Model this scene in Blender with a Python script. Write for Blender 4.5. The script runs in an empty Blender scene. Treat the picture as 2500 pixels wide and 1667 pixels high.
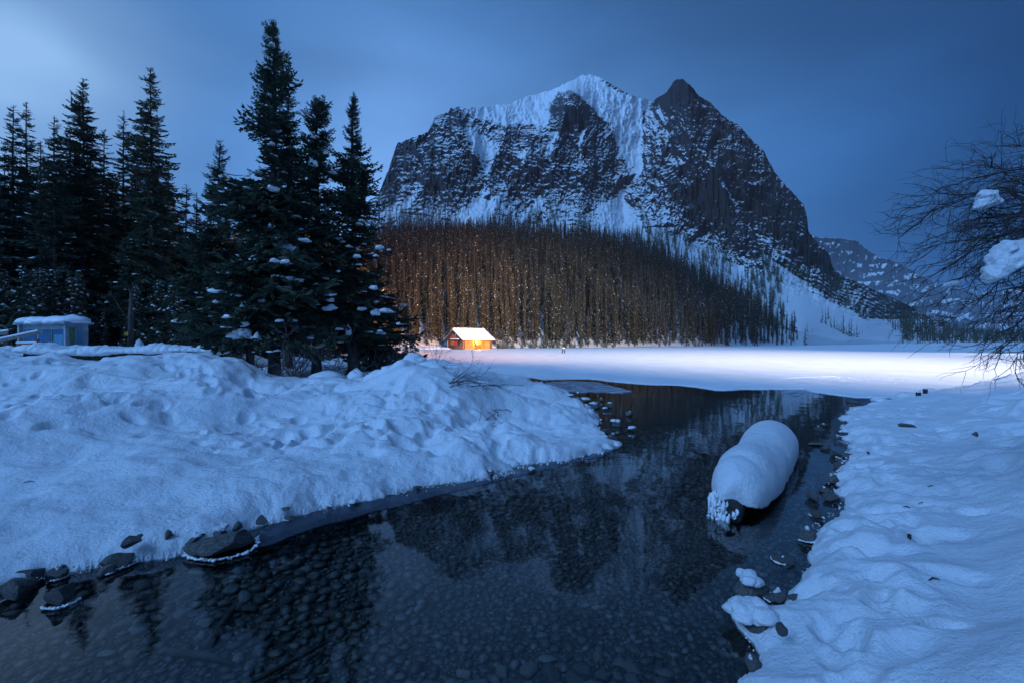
import bpy, bmesh, math, random
import numpy as np
from mathutils import Vector, Matrix, Euler

random.seed(7)
RNG = np.random.default_rng(7)
SC = bpy.context.scene
COL = SC.collection
R = math.radians

# ------------------------------------------------------------------ camera
F, CX, CY, H = 1180.0, 1250.0, 836.0, 2.0      # focal length in photo pixels, principal point, eye height above the stream
cam_data = bpy.data.cameras.new("camera")
cam_data.sensor_width = 36.0
cam_data.lens = F / 2500.0 * 36.0
cam_data.shift_y = 0.001
cam_data.clip_start = 0.05
cam_data.clip_end = 30000.0
cam = bpy.data.objects.new("camera", cam_data)
cam.location = (0, 0, H)
cam.rotation_euler = (R(90), 0, 0)
COL.objects.link(cam)
SC.camera = cam

# ------------------------------------------------------------------ world: dusk sky under a thin overcast
world = bpy.data.worlds.new("World")
SC.world = world
world.use_nodes = True
WN, WL = world.node_tree.nodes, world.node_tree.links
WN.clear()
def wn(t, **kw):
    n = WN.new(t)
    for k, v in kw.items(): setattr(n, k, v)
    return n
def wmath(op, a, b=None, c=None, clamp=False):
    n = wn("ShaderNodeMath", operation=op); n.use_clamp = clamp
    for i, v in enumerate((a, b, c)):
        if v is None: continue
        if isinstance(v, (int, float)): n.inputs[i].default_value = v
        else: WL.new(v, n.inputs[i])
    return n.outputs[0]
def wmix(f, a, b, bt='MIX'):
    n = wn("ShaderNodeMix", data_type='RGBA', blend_type=bt)
    for i, v in ((0, f), (6, a), (7, b)):
        if isinstance(v, (int, float)): n.inputs[i].default_value = v
        elif isinstance(v, tuple): n.inputs[i].default_value = (*v, 1)
        else: WL.new(v, n.inputs[i])
    return n.outputs[2]
tc = wn("ShaderNodeTexCoord")
sep = wn("ShaderNodeSeparateXYZ"); WL.new(tc.outputs["Generated"], sep.inputs[0])
DX, DY, DZ = sep.outputs
elev = wmath('MAXIMUM', DZ, 0.0)
nish = wn("ShaderNodeTexSky", sky_type='NISHITA', sun_disc=False)
nish.sun_elevation = R(-4); nish.sun_rotation = R(-46); nish.altitude = 1700
# vertical grade: paler towards the horizon
lfn = wn('ShaderNodeMapRange', interpolation_type='SMOOTHSTEP'); WL.new(elev, lfn.inputs[0])
for i, v in ((1, .22), (2, .78), (3, 1.0), (4, 0.0)): lfn.inputs[i].default_value = v
lowf = lfn.outputs[0]
grad = wmix(lowf, (0.019, 0.086, 0.245), (0.142, 0.325, 0.69))
# the light of the vanished sun sits in the left half of the sky
sid2 = wmath('MINIMUM', wmath('MAXIMUM', wmath('MULTIPLY_ADD', DX, -0.98, 0.86), 0.20), 1.05)
cld = wn('ShaderNodeMapRange', interpolation_type='SMOOTHSTEP'); WL.new(DX, cld.inputs[0])      # thicker cloud to the left
for i, v in ((1, -.58), (2, -.22), (3, .56), (4, 1.0)): cld.inputs[i].default_value = v
sid2 = wmath('MULTIPLY', sid2, cld.outputs[0])
grad = wmix(1.0, grad, wn("ShaderNodeCombineColor").outputs[0], 'MULTIPLY')
cc = [n for n in WN if n.bl_idname == "ShaderNodeCombineColor"][0]
WL.new(wmath('POWER', sid2, 1.6), cc.inputs[0]); WL.new(wmath('POWER', sid2, 1.10), cc.inputs[1]); WL.new(wmath('POWER', sid2, 0.85), cc.inputs[2])
# gap in the cloud, upper left
gd = Vector((-1.10, 1, 0.54)).normalized()
dotn = wn("ShaderNodeVectorMath", operation='DOT_PRODUCT')
WL.new(tc.outputs["Generated"], dotn.inputs[0]); dotn.inputs[1].default_value = gd
glow = wmath('POWER', wmath('MAXIMUM', dotn.outputs["Value"], 0.0), 60.0)
# soft streaked clouds
mp = wn("ShaderNodeMapping"); WL.new(tc.outputs["Generated"], mp.inputs[0])
mp.inputs["Rotation"].default_value = (R(10), R(-28), R(20)); mp.inputs["Scale"].default_value = (1.1, 1.0, 3.4)
ns = wn("ShaderNodeTexNoise"); WL.new(mp.outputs[0], ns.inputs[0])
ns.inputs["Scale"].default_value = 1.5; ns.inputs["Detail"].default_value = 3.0; ns.inputs["Roughness"].default_value = 0.45
cl = wn("ShaderNodeMapRange"); WL.new(ns.outputs[0], cl.inputs[0])
cl.inputs[1].default_value = 0.3; cl.inputs[2].default_value = 0.7; cl.inputs[3].default_value = 0.74; cl.inputs[4].default_value = 1.24
ccl = wn("ShaderNodeCombineColor")
for i in range(3): WL.new(cl.outputs[0], ccl.inputs[i])
grad = wmix(1.0, grad, ccl.outputs[0], 'MULTIPLY')
ns2 = wn("ShaderNodeTexNoise"); WL.new(mp.outputs[0], ns2.inputs[0]); ns2.inputs["Scale"].default_value = 2.6; ns2.inputs["Detail"].default_value = 2.0
glow = wmath('MULTIPLY', glow, wmath('MULTIPLY_ADD', ns2.outputs[0], 1.6, 0.1))
grad = wmix(wmath('MINIMUM', glow, 1.0), grad, (0.23, 0.40, 0.66))
skyc = wmix(0.02, grad, nish.outputs[0])
bg = wn("ShaderNodeBackground"); WL.new(skyc, bg.inputs[0]); bg.inputs[1].default_value = 1.0
wo = wn("ShaderNodeOutputWorld"); WL.new(bg.outputs[0], wo.inputs[0])

# ------------------------------------------------------------------ sun: only the broad glow of the overcast
sd = bpy.data.lights.new("sun", 'SUN'); sd.energy = 1.75; sd.angle = R(34); sd.color = (0.225, 0.49, 1.0)
sun = bpy.data.objects.new("sun", sd); COL.objects.link(sun)
sun.rotation_euler = Vector((-0.85, -0.72, 0.92)).to_track_quat('Z', 'Y').to_euler()

# ------------------------------------------------------------------ floodlights on the shore behind the viewer (they light lake and forest)
def flood(name, loc, aim, power, col, size, blend, rad=0.6):
    l = bpy.data.lights.new(name, 'SPOT'); l.energy = power; l.color = col
    l.spot_size = R(size); l.spot_blend = blend; l.shadow_soft_size = rad
    o = bpy.data.objects.new(name, l); COL.objects.link(o); o.location = loc
    o.rotation_euler = (Vector(aim) - Vector(loc)).to_track_quat('-Z', 'Y').to_euler()
    return o
flood("shore_floodlight", (26, -18, 15), (-54, 190, 34), 1.2e6, (1.0, 0.42, 0.13), 37, 0.7)
flood("shore_floodlight", (40, -80, 40), (20, 225, -1), 2.5e6, (1.0, 0.88, 0.80), 36, 1.0)
flood("lake_floodlight", (104, 74, 17), (50, 84, 0), 0.35e5, (1.0, 0.90, 0.84), 96, 1.0)

SC.view_settings.view_transform = 'Standard'
SC.view_settings.look = 'None'
SC.view_settings.exposure = 0.42
SC.view_settings.gamma = 1.0
SC.view_settings.use_curve_mapping = False
SC.render.engine = 'CYCLES'
SC.cycles.use_denoising = True
SC.cycles.max_bounces = 8
SC.cycles.transparent_max_bounces = 12
SC.cycles.volume_bounces = 1
SC.cycles.caustics_reflective = False
SC.cycles.sample_clamp_indirect = 4.0

# ------------------------------------------------------------------ helpers
def G(px, py, z=0.0):
    """photo pixel -> world point on the level z"""
    Y = F * (H - z) / (py - CY)
    return ((px - CX) / F * Y, Y)
def PD(px, py, D):
    return np.array([(px - CX) / F * D, D, H - (py - CY) / F * D])

def _h(ix, iy, iz, seed):
    n = (ix.astype(np.uint32) * np.uint32(374761393) + iy.astype(np.uint32) * np.uint32(668265263)
         + iz.astype(np.uint32) * np.uint32(2147483647 - 55) + np.uint32((seed * 144665) & 0xffffffff))
    n = (n ^ (n >> np.uint32(13))) * np.uint32(1274126177)
    n = n ^ (n >> np.uint32(16))
    return n.astype(np.float64) / 4294967295.0
def vnoise(x, y, z=None, seed=0):
    """smooth value noise, -1..1, vectorised"""
    x = np.asarray(x, float); y = np.asarray(y, float)
    z = np.zeros_like(x) if z is None else np.asarray(z, float)
    X, Y, Z = (np.floor(v).astype(np.int64) for v in (x, y, z))
    fx, fy, fz = x - X, y - Y, z - Z
    u, v, w = (t * t * t * (t * (t * 6 - 15) + 10) for t in (fx, fy, fz))
    r = 0
    for dz in (0, 1):
        for dy in (0, 1):
            for dx in (0, 1):
                wt = (u if dx else 1 - u) * (v if dy else 1 - v) * (w if dz else 1 - w)
                r = r + wt * _h(X + dx, Y + dy, Z + dz, seed)
        if not np.any(fz) and dz == 0:
            break
    return r * 2 - 1
def fbm(x, y, z=None, o=4, seed=0, g=0.5, lac=2.03):
    a, s, t, f = 1.0, 0.0, 0.0, 1.0
    for i in range(o):
        s = s + a * vnoise(np.asarray(x) * f + 17.3 * i, np.asarray(y) * f - 9.1 * i, None if z is None else np.asarray(z) * f, seed + i)
        t += a; a *= g; f *= lac
    return s / t
def sstep(a, b, x):
    t = np.clip((x - a) / (b - a), 0, 1); return t * t * (3 - 2 * t)
def seg_dist(x, y, P, closed=False):
    """distance to a polyline"""
    P = np.asarray(P, float); n = len(P); d = np.full(x.shape, 1e9)
    for i in range(n if closed else n - 1):
        ax, ay = P[i]; bx, by = P[(i + 1) % n]
        ex, ey = bx - ax, by - ay; L = ex * ex + ey * ey + 1e-12
        t = np.clip(((x - ax) * ex + (y - ay) * ey) / L, 0, 1)
        d = np.minimum(d, np.hypot(x - ax - t * ex, y - ay - t * ey))
    return d
def inside(x, y, P):
    P = np.asarray(P, float); n = len(P); r = np.zeros(x.shape, bool)
    for i in range(n):
        ax, ay = P[i]; bx, by = P[(i + 1) % n]
        c = ((ay > y) != (by > y))
        r ^= c & (x < (bx - ax) * (y - ay) / ((by - ay) if by != ay else 1e-12) + ax)
    return r
def sdist(x, y, P):
    return np.where(inside(x, y, P), 1, -1) * seg_dist(x, y, P, True)
def shepard(x, y, pts, p=3.0):
    num = 0; den = 0
    for (a, b, v) in pts:
        w = 1.0 / (((x - a) ** 2 + (y - b) ** 2 + 2e-4) ** (p / 2)); num = num + w * v; den = den + w
    return num / den
def tps(pts, x, y, lam=1e-3):
    """thin plate spline through (x, y, v)"""
    P = np.array(pts, float); n = len(P); s = 500.0
    A = P[:, :2] / s
    U = lambda r2: 0.5 * r2 * np.log(r2 + 1e-12)
    K = U(((A[:, None] - A[None]) ** 2).sum(-1)) + lam * np.eye(n)
    Q = np.hstack([np.ones((n, 1)), A])
    M_ = np.zeros((n + 3, n + 3)); M_[:n, :n] = K; M_[:n, n:] = Q; M_[n:, :n] = Q.T
    c = np.linalg.solve(M_, np.concatenate([P[:, 2], np.zeros(3)]))
    xx, yy = x / s, y / s; r = c[n] + c[n + 1] * xx + c[n + 2] * yy
    for i in range(n):
        r = r + c[i] * U((xx - A[i, 0]) ** 2 + (yy - A[i, 1]) ** 2)
    return r

def mesh_np(name, V, Fc, smooth=True, mats=(), midx=None):
    V = np.asarray(V, np.float32); Fc = np.asarray(Fc, np.int32); k = Fc.shape[1]
    me = bpy.data.meshes.new(name)
    me.vertices.add(len(V)); me.vertices.foreach_set("co", V.ravel())
    me.loops.add(Fc.size); me.loops.foreach_set("vertex_index", Fc.ravel())
    me.polygons.add(len(Fc)); me.polygons.foreach_set("loop_start", np.arange(0, Fc.size, k, dtype=np.int32))
    try: me.polygons.foreach_set("loop_total", np.full(len(Fc), k, np.int32))
    except Exception: pass
    me.polygons.foreach_set("use_smooth", np.full(len(Fc), smooth))
    for m in mats: me.materials.append(m)
    if midx is not None: me.polygons.foreach_set("material_index", np.asarray(midx, np.int32))
    me.update(calc_edges=True)
    return me
def link(name, me, parent=None, loc=None, rot=None, scale=None):
    o = bpy.data.objects.new(name, me); COL.objects.link(o)
    if parent is not None: o.parent = parent
    if loc is not None: o.location = loc
    if rot is not None: o.rotation_euler = rot
    if scale is not None: o.scale = scale
    return o
def tag(o, label=None, cat=None, group=None, kind=None):
    if label: o["label"] = label
    if cat: o["category"] = cat
    if group: o["group"] = group
    if kind: o["kind"] = kind
    return o
def empty(name, loc=(0, 0, 0), rz=0, **kw):
    o = bpy.data.objects.new(name, None); COL.objects.link(o); o.location = loc; o.rotation_euler = (0, 0, rz)
    return tag(o, **kw)
def grid_faces(nr, nc, mask=None):
    i = np.arange(nr - 1)[:, None] * nc + np.arange(nc - 1)[None]
    Fq = np.stack([i, i + 1, i + 1 + nc, i + nc], -1).reshape(-1, 4)
    if mask is not None:
        m = mask.ravel(); Fq = Fq[m[Fq].any(1)]
    return Fq
def compact(V, Fq, *attrs):
    used = np.unique(Fq); mp_ = np.zeros(len(V), np.int64); mp_[used] = np.arange(len(used))
    return (V[used], mp_[Fq]) + tuple(a[used] for a in attrs)
def set_attr(me, name, arr):
    a = me.attributes.new(name, 'FLOAT', 'POINT'); a.data.foreach_set("value", np.asarray(arr, np.float32))

class MB:
    """collects simple shapes into one mesh"""
    def __init__(s): s.v = []; s.f = []; s.m = []; s.n = 0
    def add(s, V, Fs, m=0):
        s.v.append(np.asarray(V, float)); s.f += [tuple(i + s.n for i in f) for f in Fs]; s.m += [m] * len(Fs); s.n += len(V); return s
    def box(s, c, size, rz=0, m=0, M=None, bev=0.0):
        x, y, z = (v / 2 for v in size)
        V = np.array([(a * x, b * y, d * z) for d in (-1, 1) for a, b in ((-1, -1), (1, -1), (1, 1), (-1, 1))])
        if M is not None: V = V @ np.array(M.to_3x3()).T
        cs, sn = math.cos(rz), math.sin(rz)
        V = np.stack([V[:, 0] * cs - V[:, 1] * sn, V[:, 0] * sn + V[:, 1] * cs, V[:, 2]], 1) + np.array(c)
        return s.add(V, [(3, 2, 1, 0), (4, 5, 6, 7), (0, 1, 5, 4), (1, 2, 6, 5), (2, 3, 7, 6), (3, 0, 4, 7)], m)
    def prism(s, a, b, w, h, m=0, up=(0, 0, 1)):
        a, b = Vector(a), Vector(b); d = (b - a); L = d.length; d.normalize()
        sd_ = d.cross(Vector(up)).normalized(); u = sd_.cross(d)
        V = [list(p + sd_ * (i * w / 2) + u * (j * h / 2)) for p in (a, b) for i, j in ((-1, -1), (1, -1), (1, 1), (-1, 1))]
        return s.add(V, [(3, 2, 1, 0), (4, 5, 6, 7), (0, 1, 5, 4), (1, 2, 6, 5), (2, 3, 7, 6), (3, 0, 4, 7)], m)
    def tube(s, pts, rad, n=6, m=0, cap=True):
        pts = [Vector(p) for p in pts]; k = len(pts); rad = [rad] * k if isinstance(rad, (int, float)) else rad
        V = []; ref = Vector((0, 0, 1))
        for i, p in enumerate(pts):
            d = (pts[min(i + 1, k - 1)] - pts[max(i - 1, 0)]).normalized()
            if abs(d.dot(ref)) > 0.95: ref = Vector((1, 0, 0))
            a = d.cross(ref).normalized(); b = a.cross(d)
            V += [list(p + (a * math.cos(t) + b * math.sin(t)) * rad[i]) for t in (2 * math.pi * j / n for j in range(n))]
        Fs = [(i * n + j, i * n + (j + 1) % n, (i + 1) * n + (j + 1) % n, (i + 1) * n + j) for i in range(k - 1) for j in range(n)]
        if cap: Fs += [tuple(range(n - 1, -1, -1)), tuple((k - 1) * n + j for j in range(n))]
        return s.add(V, Fs, m)
    def mesh(s, name, mats, smooth=False):
        me = bpy.data.meshes.new(name); me.from_pydata(np.vstack(s.v).tolist(), [], s.f)
        for m in mats: me.materials.append(m)
        me.polygons.foreach_set("material_index", s.m)
        if smooth: me.polygons.foreach_set("use_smooth", [True] * len(s.f))
        me.update(); return me
    def build(s, name, mats, parent=None, smooth=False, **kw):
        if not isinstance(mats, (list, tuple)): mats = [mats]
        return link(name, s.mesh(name, mats, smooth), parent, **kw)

# ------------------------------------------------------------------ materials
class NT:
    def __init__(s, name):
        s.mat = bpy.data.materials.new(name); s.mat.use_nodes = True
        s.N, s.L = s.mat.node_tree.nodes, s.mat.node_tree.links; s.N.clear()
        s.out = s.N.new("ShaderNodeOutputMaterial")
    def node(s, t, ins=None, **kw):
        n = s.N.new(t)
        for k, v in kw.items(): setattr(n, k, v)
        for k, v in (ins or {}).items(): s.put(n.inputs[k], v)
        return n
    def put(s, sock, v):
        if hasattr(v, "is_linked") or hasattr(v, "links"): s.L.new(v, sock)
        elif isinstance(v, tuple) and len(v) == 3 and sock.type == 'RGBA': sock.default_value = (*v, 1)
        else: sock.default_value = v
    def noise(s, scale, detail=4, rough=0.55, vec=None, dist=0):
        n = s.node("ShaderNodeTexNoise", {"Scale": scale, "Detail": detail, "Roughness": rough, "Distortion": dist})
        if vec is not None: s.L.new(vec, n.inputs["Vector"])
        return n.outputs[0]
    def coord(s, scale=(1, 1, 1), rot=(0, 0, 0), kind="Object"):
        t = s.node("ShaderNodeTexCoord") if kind != "Pos" else s.node("ShaderNodeNewGeometry")
        m = s.node("ShaderNodeMapping", {"Scale": scale, "Rotation": rot}); s.L.new(t.outputs[kind if kind != "Pos" else "Position"], m.inputs[0])
        return m.outputs[0]
    def ramp(s, v, a, b, lo=0.0, hi=1.0, smooth=True):
        n = s.node("ShaderNodeMapRange", {0: v, 1: a, 2: b, 3: lo, 4: hi}); n.interpolation_type = 'SMOOTHSTEP' if smooth else 'LINEAR'
        return n.outputs[0]
    def math(s, op, a, b=0.0, clamp=False):
        n = s.node("ShaderNodeMath", {0: a, 1: b}, operation=op); n.use_clamp = clamp; return n.outputs[0]
    def mix(s, f, a, b, bt='MIX'):
        n = s.node("ShaderNodeMix", data_type='RGBA', blend_type=bt)
        s.put(n.inputs[0], f); s.put(n.inputs[6], a); s.put(n.inputs[7], b); return n.outputs[2]
    def bump(s, h, strength=0.5, dist=0.02, normal=None):
        n = s.node("ShaderNodeBump", {"Height": h, "Strength": strength, "Distance": dist})
        if normal is not None: s.L.new(normal, n.inputs["Normal"])
        return n.outputs[0]
    def pbsdf(s, **kw):
        n = s.node("ShaderNodeBsdfPrincipled")
        for k, v in kw.items(): s.put(n.inputs[k.replace("_", " ")], v)
        return n
    def done(s, sh): s.L.new(sh.outputs[0], s.out.inputs[0]); return s.mat

def simple(name, ca, cb, rough=0.8, scale=3.0, bump=0.3, bdist=0.01, stretch=(1, 1, 1), bscale=None, rnd=0.0):
    t = NT(name); v = t.coord(stretch)
    n = t.noise(scale, 5, 0.6, v)
    c = t.mix(t.ramp(n, 0.35, 0.65), ca, cb)
    if rnd:
        oi = t.node("ShaderNodeObjectInfo")
        f = t.math('MULTIPLY_ADD', oi.outputs["Random"], rnd); f.node.inputs[2].default_value = 1 - rnd / 2
        cc_ = t.node("ShaderNodeCombineColor", {0: f, 1: f, 2: f}); c = t.mix(1.0, c, cc_.outputs[0], 'MULTIPLY')
    b = t.pbsdf(Base_Color=c, Roughness=rough)
    if bump: t.put(b.inputs["Normal"], t.bump(t.noise(bscale or scale * 4, 6, 0.65, v), bump, bdist))
    return t.done(b)

# snow: white, grainy, softly lumpy
def snow_mat(name, fine=1.0, dirt=0.0):
    t = NT(name); v = t.coord(kind="Pos")
    n1 = t.noise(2.2, 4, 0.55, v); n2 = t.noise(28, 5, 0.7, v); n3 = t.noise(260, 2, 0.6, v)
    c = t.mix(t.ramp(n1, 0.3, 0.7), (0.78, 0.80, 0.84), (0.86, 0.86, 0.88))
    if dirt:
        d = t.math('MULTIPLY', t.ramp(t.noise(7, 5, 0.7, v), 0.60, 0.78), dirt)
        c = t.mix(d, c, (0.30, 0.26, 0.22))
    sz = t.node('ShaderNodeSeparateXYZ', {0: t.node('ShaderNodeNewGeometry').outputs['Position']}).outputs[2]
    c = t.mix(t.ramp(sz, -.02, .012), t.mix(t.ramp(n2, .4, .6), (.035, .032, .028), (.11, .10, .085)), c)      # below the waterline: gravel, no snow
    b = t.pbsdf(Base_Color=c, Roughness=0.62)
    b.inputs["Specular IOR Level"].default_value = 0.25
    nb = t.bump(n1, 0.6 * fine, 0.12)
    nb = t.bump(t.noise(9, 5, .6, v), 0.6 * fine, 0.035, nb)
    nb = t.bump(n2, 0.9 * fine, 0.028, nb)
    nb = t.bump(n3, 0.7 * fine, 0.005, nb)
    t.put(b.inputs["Normal"], nb)
    return t.done(b)
M_SNOW = snow_mat("snow")
M_SNOWC = simple("snow_clump", (0.80, 0.81, 0.84), (0.88, 0.88, 0.90), 0.6, 6, 0.5, 0.02)
M_BARK = simple("bark", (0.045, 0.036, 0.030), (0.10, 0.080, 0.070), 0.9, 7, 0.9, 0.03, (1, 1, 0.25))
M_NEEDLE = simple("needles", (0.035, 0.048, 0.032), (0.085, 0.105, 0.062), 0.75, 1.6, 0, rnd=0.3)
M_FNEEDLE = simple("forest_needles", (0.016, 0.018, 0.010), (0.050, 0.044, 0.022), 0.85, 0.8, 0, rnd=0.5)
M_FDEAD = simple("orange_lit_needles", (0.10, 0.042, 0.016), (0.16, 0.060, 0.022), 0.85, 0.8, 0)  # dead spruces: orange of the floodlight put into the needle colour
M_TWIG = simple("twigs", (0.030, 0.024, 0.022), (0.075, 0.058, 0.055), 0.85, 12, 0.4, 0.004)
M_TWIGP = simple("grey_twigs", (0.10, 0.075, 0.085), (0.19, 0.15, 0.16), 0.9, 9, 0.4, 0.004)
M_ROCK = simple("rock", (0.050, 0.047, 0.046), (0.155, 0.145, 0.135), 0.72, 9, 0.9, 0.012, rnd=0.5)
M_WETROCK = simple("bed_stone", (0.09, 0.09, 0.086), (0.26, 0.245, 0.22), 0.55, 11, 0.6, 0.006, rnd=1.1)
# ================================================================== ground, stream, lake
def W(lst): return [G(px, py) for px, py in lst]
LSH = W([(-260, 1560), (-150, 1500), (0, 1452), (60, 1425), (110, 1405), (240, 1384), (330, 1370), (440, 1352), (500, 1345), (560, 1332), (600, 1300),
         (640, 1275), (700, 1262), (800, 1240), (900, 1218), (960, 1200), (1060, 1180), (1180, 1166), (1245, 1152), (1250, 1140), (1300, 1130),
         (1400, 1120), (1470, 1100), (1497, 1085), (1480, 1065), (1455, 1052), (1452, 1020), (1440, 1000), (1415, 985), (1385, 965),
         (1350, 950), (1320, 940), (1290, 933), (1219, 926), (1155, 911), (1090, 884), (1062, 866)])
LEFT = [(-70, -3), (-14, 1.0)] + LSH + [(-15, 90), (-24, 112), (-30, 128), (-26, 139), (-14, 146), (-40, 170), (-200, 170), (-200, -3)]
RSH = W([(1795, 1667), (1850, 1645), (1845, 1600), (1835, 1570), (1800, 1530), (1795, 1500), (1840, 1492), (1900, 1490), (1945, 1440), (1965, 1400), (1985, 1365),
         (1998, 1330), (1990, 1292), (2020, 1265), (2048, 1235), (2052, 1212), (2028, 1182), (2050, 1150), (2075, 1115), (2088, 1085),
         (2062, 1052), (2055, 1022), (2080, 1000), (2130, 986), (2175, 976), (2230, 966), (2330, 952), (2450, 940), (2640, 928)])
RIGHT = [(0.9, -6), (0.95, 0.8), (1.15, 2.0)] + RSH + [(80, 32), (80, -6)]
def cp(px, py, Y):
    return ((px - CX) / F, math.log(Y), H - (py - CY) / F * Y)
def cz(px, Y, z): return ((px - CX) / F, math.log(Y), z)
LPTS = [cz(-100, 4.6, .30), cz(-100, 8, .75), cz(-100, 13, 1.35), cz(-100, 20, 1.84), cz(-100, 32, 1.3), cz(120, 5.0, .30), cz(120, 6.5, .50), cz(120, 9, .90), cz(120, 13, 1.30), cz(120, 17, 1.62), cz(120, 21, 1.80),
        cz(300, 5.2, .28), cz(300, 7.5, .62), cz(300, 10, 1.0), cz(300, 13, 1.40), cz(300, 17, 1.58), cz(300, 21, 1.78), cz(300, 32, 1.3),
        cz(480, 5.6, .25), cz(480, 8, .55), cz(480, 11, 1.15), cz(500, 13.3, 1.53), cz(470, 17, 1.62), cz(470, 21, 1.80), cz(540, 14.5, 1.45), cz(540, 21, 1.7),
        cz(620, 6.2, .30), cz(620, 9, .48), cz(620, 12, .62), cz(630, 16, .68), cz(640, 20, .78), cz(640, 30, .7),
        cz(760, 6.8, .30), cz(760, 9, .50), cz(760, 12, .78), cz(760, 16, .80), cz(760, 22, .75),
        cz(900, 7.3, .30), cz(900, 9, .55), cz(900, 11, .92), cz(880, 13.5, 1.02), cz(900, 18, .86), cz(900, 25, .6),
        cz(1000, 8, .28), cz(1000, 9.8, .66), cz(1010, 12.3, 1.38), cz(1000, 16, .95), cz(1070, 12.2, 1.30), cz(1090, 10.2, .62), cz(1120, 12.5, .98), cz(1180, 13, .60), cz(1150, 10.3, .42),
        cz(1262, 14, .16), cz(1262, 11, .14), cz(1200, 9.3, .30), cz(1270, 8.5, .30), cz(1340, 8.6, .20), cz(1400, 10, .12), cz(1320, 16, .10), cz(1200, 20, .14), cz(1100, 22, .4), cz(1050, 30, .35),
        cz(900, 50, .2), cz(1000, 70, .1), cz(500, 60, 1.0), cz(0, 60, 1.2), cz(500, 120, 1.0), cz(1000, 120, .3), cz(0, 120, 1.2), cz(1050, 145, .5)]
LPTS += [cz(160, 18.3, 1.28), cz(240, 18.3, 1.26), cz(340, 18.3, 1.34), cz(440, 18.2, 1.40)]
RPTS = [cz(2000, 2.2, .34), cz(2600, 2.2, .55), cz(1950, 3.2, .30), cz(2300, 3.2, .34), cz(2600, 3.5, .55), cz(2060, 4.6, .33), cz(2300, 4.6, .30), cz(2550, 5, .52), cz(2120, 6, .26), cz(2300, 6.5, .24),
        cz(2440, 7, .46), cz(2560, 7, .75), cz(2150, 9, .20), cz(2300, 9, .22), cz(2420, 9.5, .46), cz(2550, 10, .85), cz(2140, 12, .16), cz(2300, 12, .20), cz(2450, 12, .50), cz(2600, 13, .9), cz(2200, 16, .14), cz(2360, 16, .24), cz(2500, 16, .50), cz(2700, 20, .8)]
def footprints(x, y, z, pts, depth=0.10):
    for (fx, fy, a, s, d) in pts:
        m = (np.abs(x - fx) < s * 3) & (np.abs(y - fy) < s * 3)
        if not m.any(): continue
        dx, dy = x[m] - fx, y[m] - fy; c, n = math.cos(a), math.sin(a)
        u = (dx * c + dy * n) / (s * 1.35); v = (-dx * n + dy * c) / (s * 0.72); r2 = u * u + v * v
        z[m] += -depth * d * np.exp(-r2 ** 1.5) + depth * d * 0.14 * np.exp(-((np.sqrt(r2) - 1.35) ** 2) * 7)
    return z
def land(x, y, poly, pts, shoreN, lumps, prints, seed, calm=None):
    if calm is not None: lumps = lumps * calm
    sd0 = sdist(x, y, poly)
    sd_ = sd0 + shoreN * np.clip(y / 6, .5, 2.2) * (0.6 * fbm(x * 1.1, y * 1.1, o=3, seed=seed) + 0.55 * fbm(x * 4.2, y * 4.2, o=3, seed=seed + 5))
    h = shepard(x / np.maximum(y, .5), np.log(np.maximum(y, .5)), pts, 3.2)
    s = np.maximum(sd_, 0)
    dist = sstep(-0.25, .35, fbm(x * .33, y * .33, o=3, seed=seed + 9))            # where the snow has been walked through
    rg = 1 - np.abs(fbm(x * 1.6, y * 1.6, o=3, seed=seed + 2))                     # creased, rounded lumps
    n = 0.24 * fbm(x * .50, y * .50, o=3, seed=seed + 1) * (0.4 + lumps) + lumps * (0.25 + dist) * (
        -0.17 * (rg - .72) + 0.05 * fbm(x * 3.3, y * 3.3, o=3, seed=seed + 3))
    n += 0.011 * (0.25 + dist) * fbm(x * 11, y * 11, o=4, seed=seed + 4) - .05 * (1 - np.abs(fbm(x * .9 + 5, y * 2.3, o=3, seed=seed + 8)) - .8) * lumps
    n += 0.012 * np.sin((x * 0.5 + y * 1.6 + 0.6 * fbm(x, y, o=2, seed=seed + 6)) * 7) * sstep(.1, .6, 1 - dist) * .5
    z = 0.055 * np.clip(s / 0.07, 0, 1) ** .5 + np.maximum(h - .05, .03) * (1 - np.exp(-(s / (0.40 + .28 * fbm(x * 1.3, y * 1.3, o=2, seed=seed + 12))) ** 1.3)) + n * sstep(0.05, 1.0, s)
    z = footprints(x, y, z.copy(), prints)
    z = np.where(sd_ > 0, np.maximum(z, 0.03), -0.55 * (1 - np.exp(sd_ * 3.0)))
    return z, sd_
def polar(u0, u1, nu, y0, y1, ny):
    u = np.linspace(u0, u1, nu); Y = np.exp(np.linspace(math.log(y0), math.log(y1), ny))
    UU, YY = np.meshgrid(u, Y); return UU * YY, YY
def random_prints(n, region, seed, smin=.10, smax=.20):
    r = np.random.default_rng(seed); out = []
    for _ in range(n):
        px, Y = region(r); out.append(((px - CX) / F * Y, Y, r.uniform(0, math.pi), r.uniform(smin, smax), r.uniform(.3, 1)))
    return out
LPR = random_prints(230, lambda r: (r.uniform(-100, 1120), 7.6 + r.uniform(0, 1) ** 1.4 * 9), 3)
LPR += random_prints(60, lambda r: (700 + r.uniform(0, 560), 8.6 + r.normal(0, .7)), 4, .12, .24)
RPR = random_prints(170, lambda r: (2130 + r.normal(0, 95), 2.4 + r.uniform(0, 1) * 12), 5, .09, .17)
RPR += random_prints(60, lambda r: (2440 + r.normal(0, 50), 5 + r.uniform(0, 1) * 10), 6, .12, .25)

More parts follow.
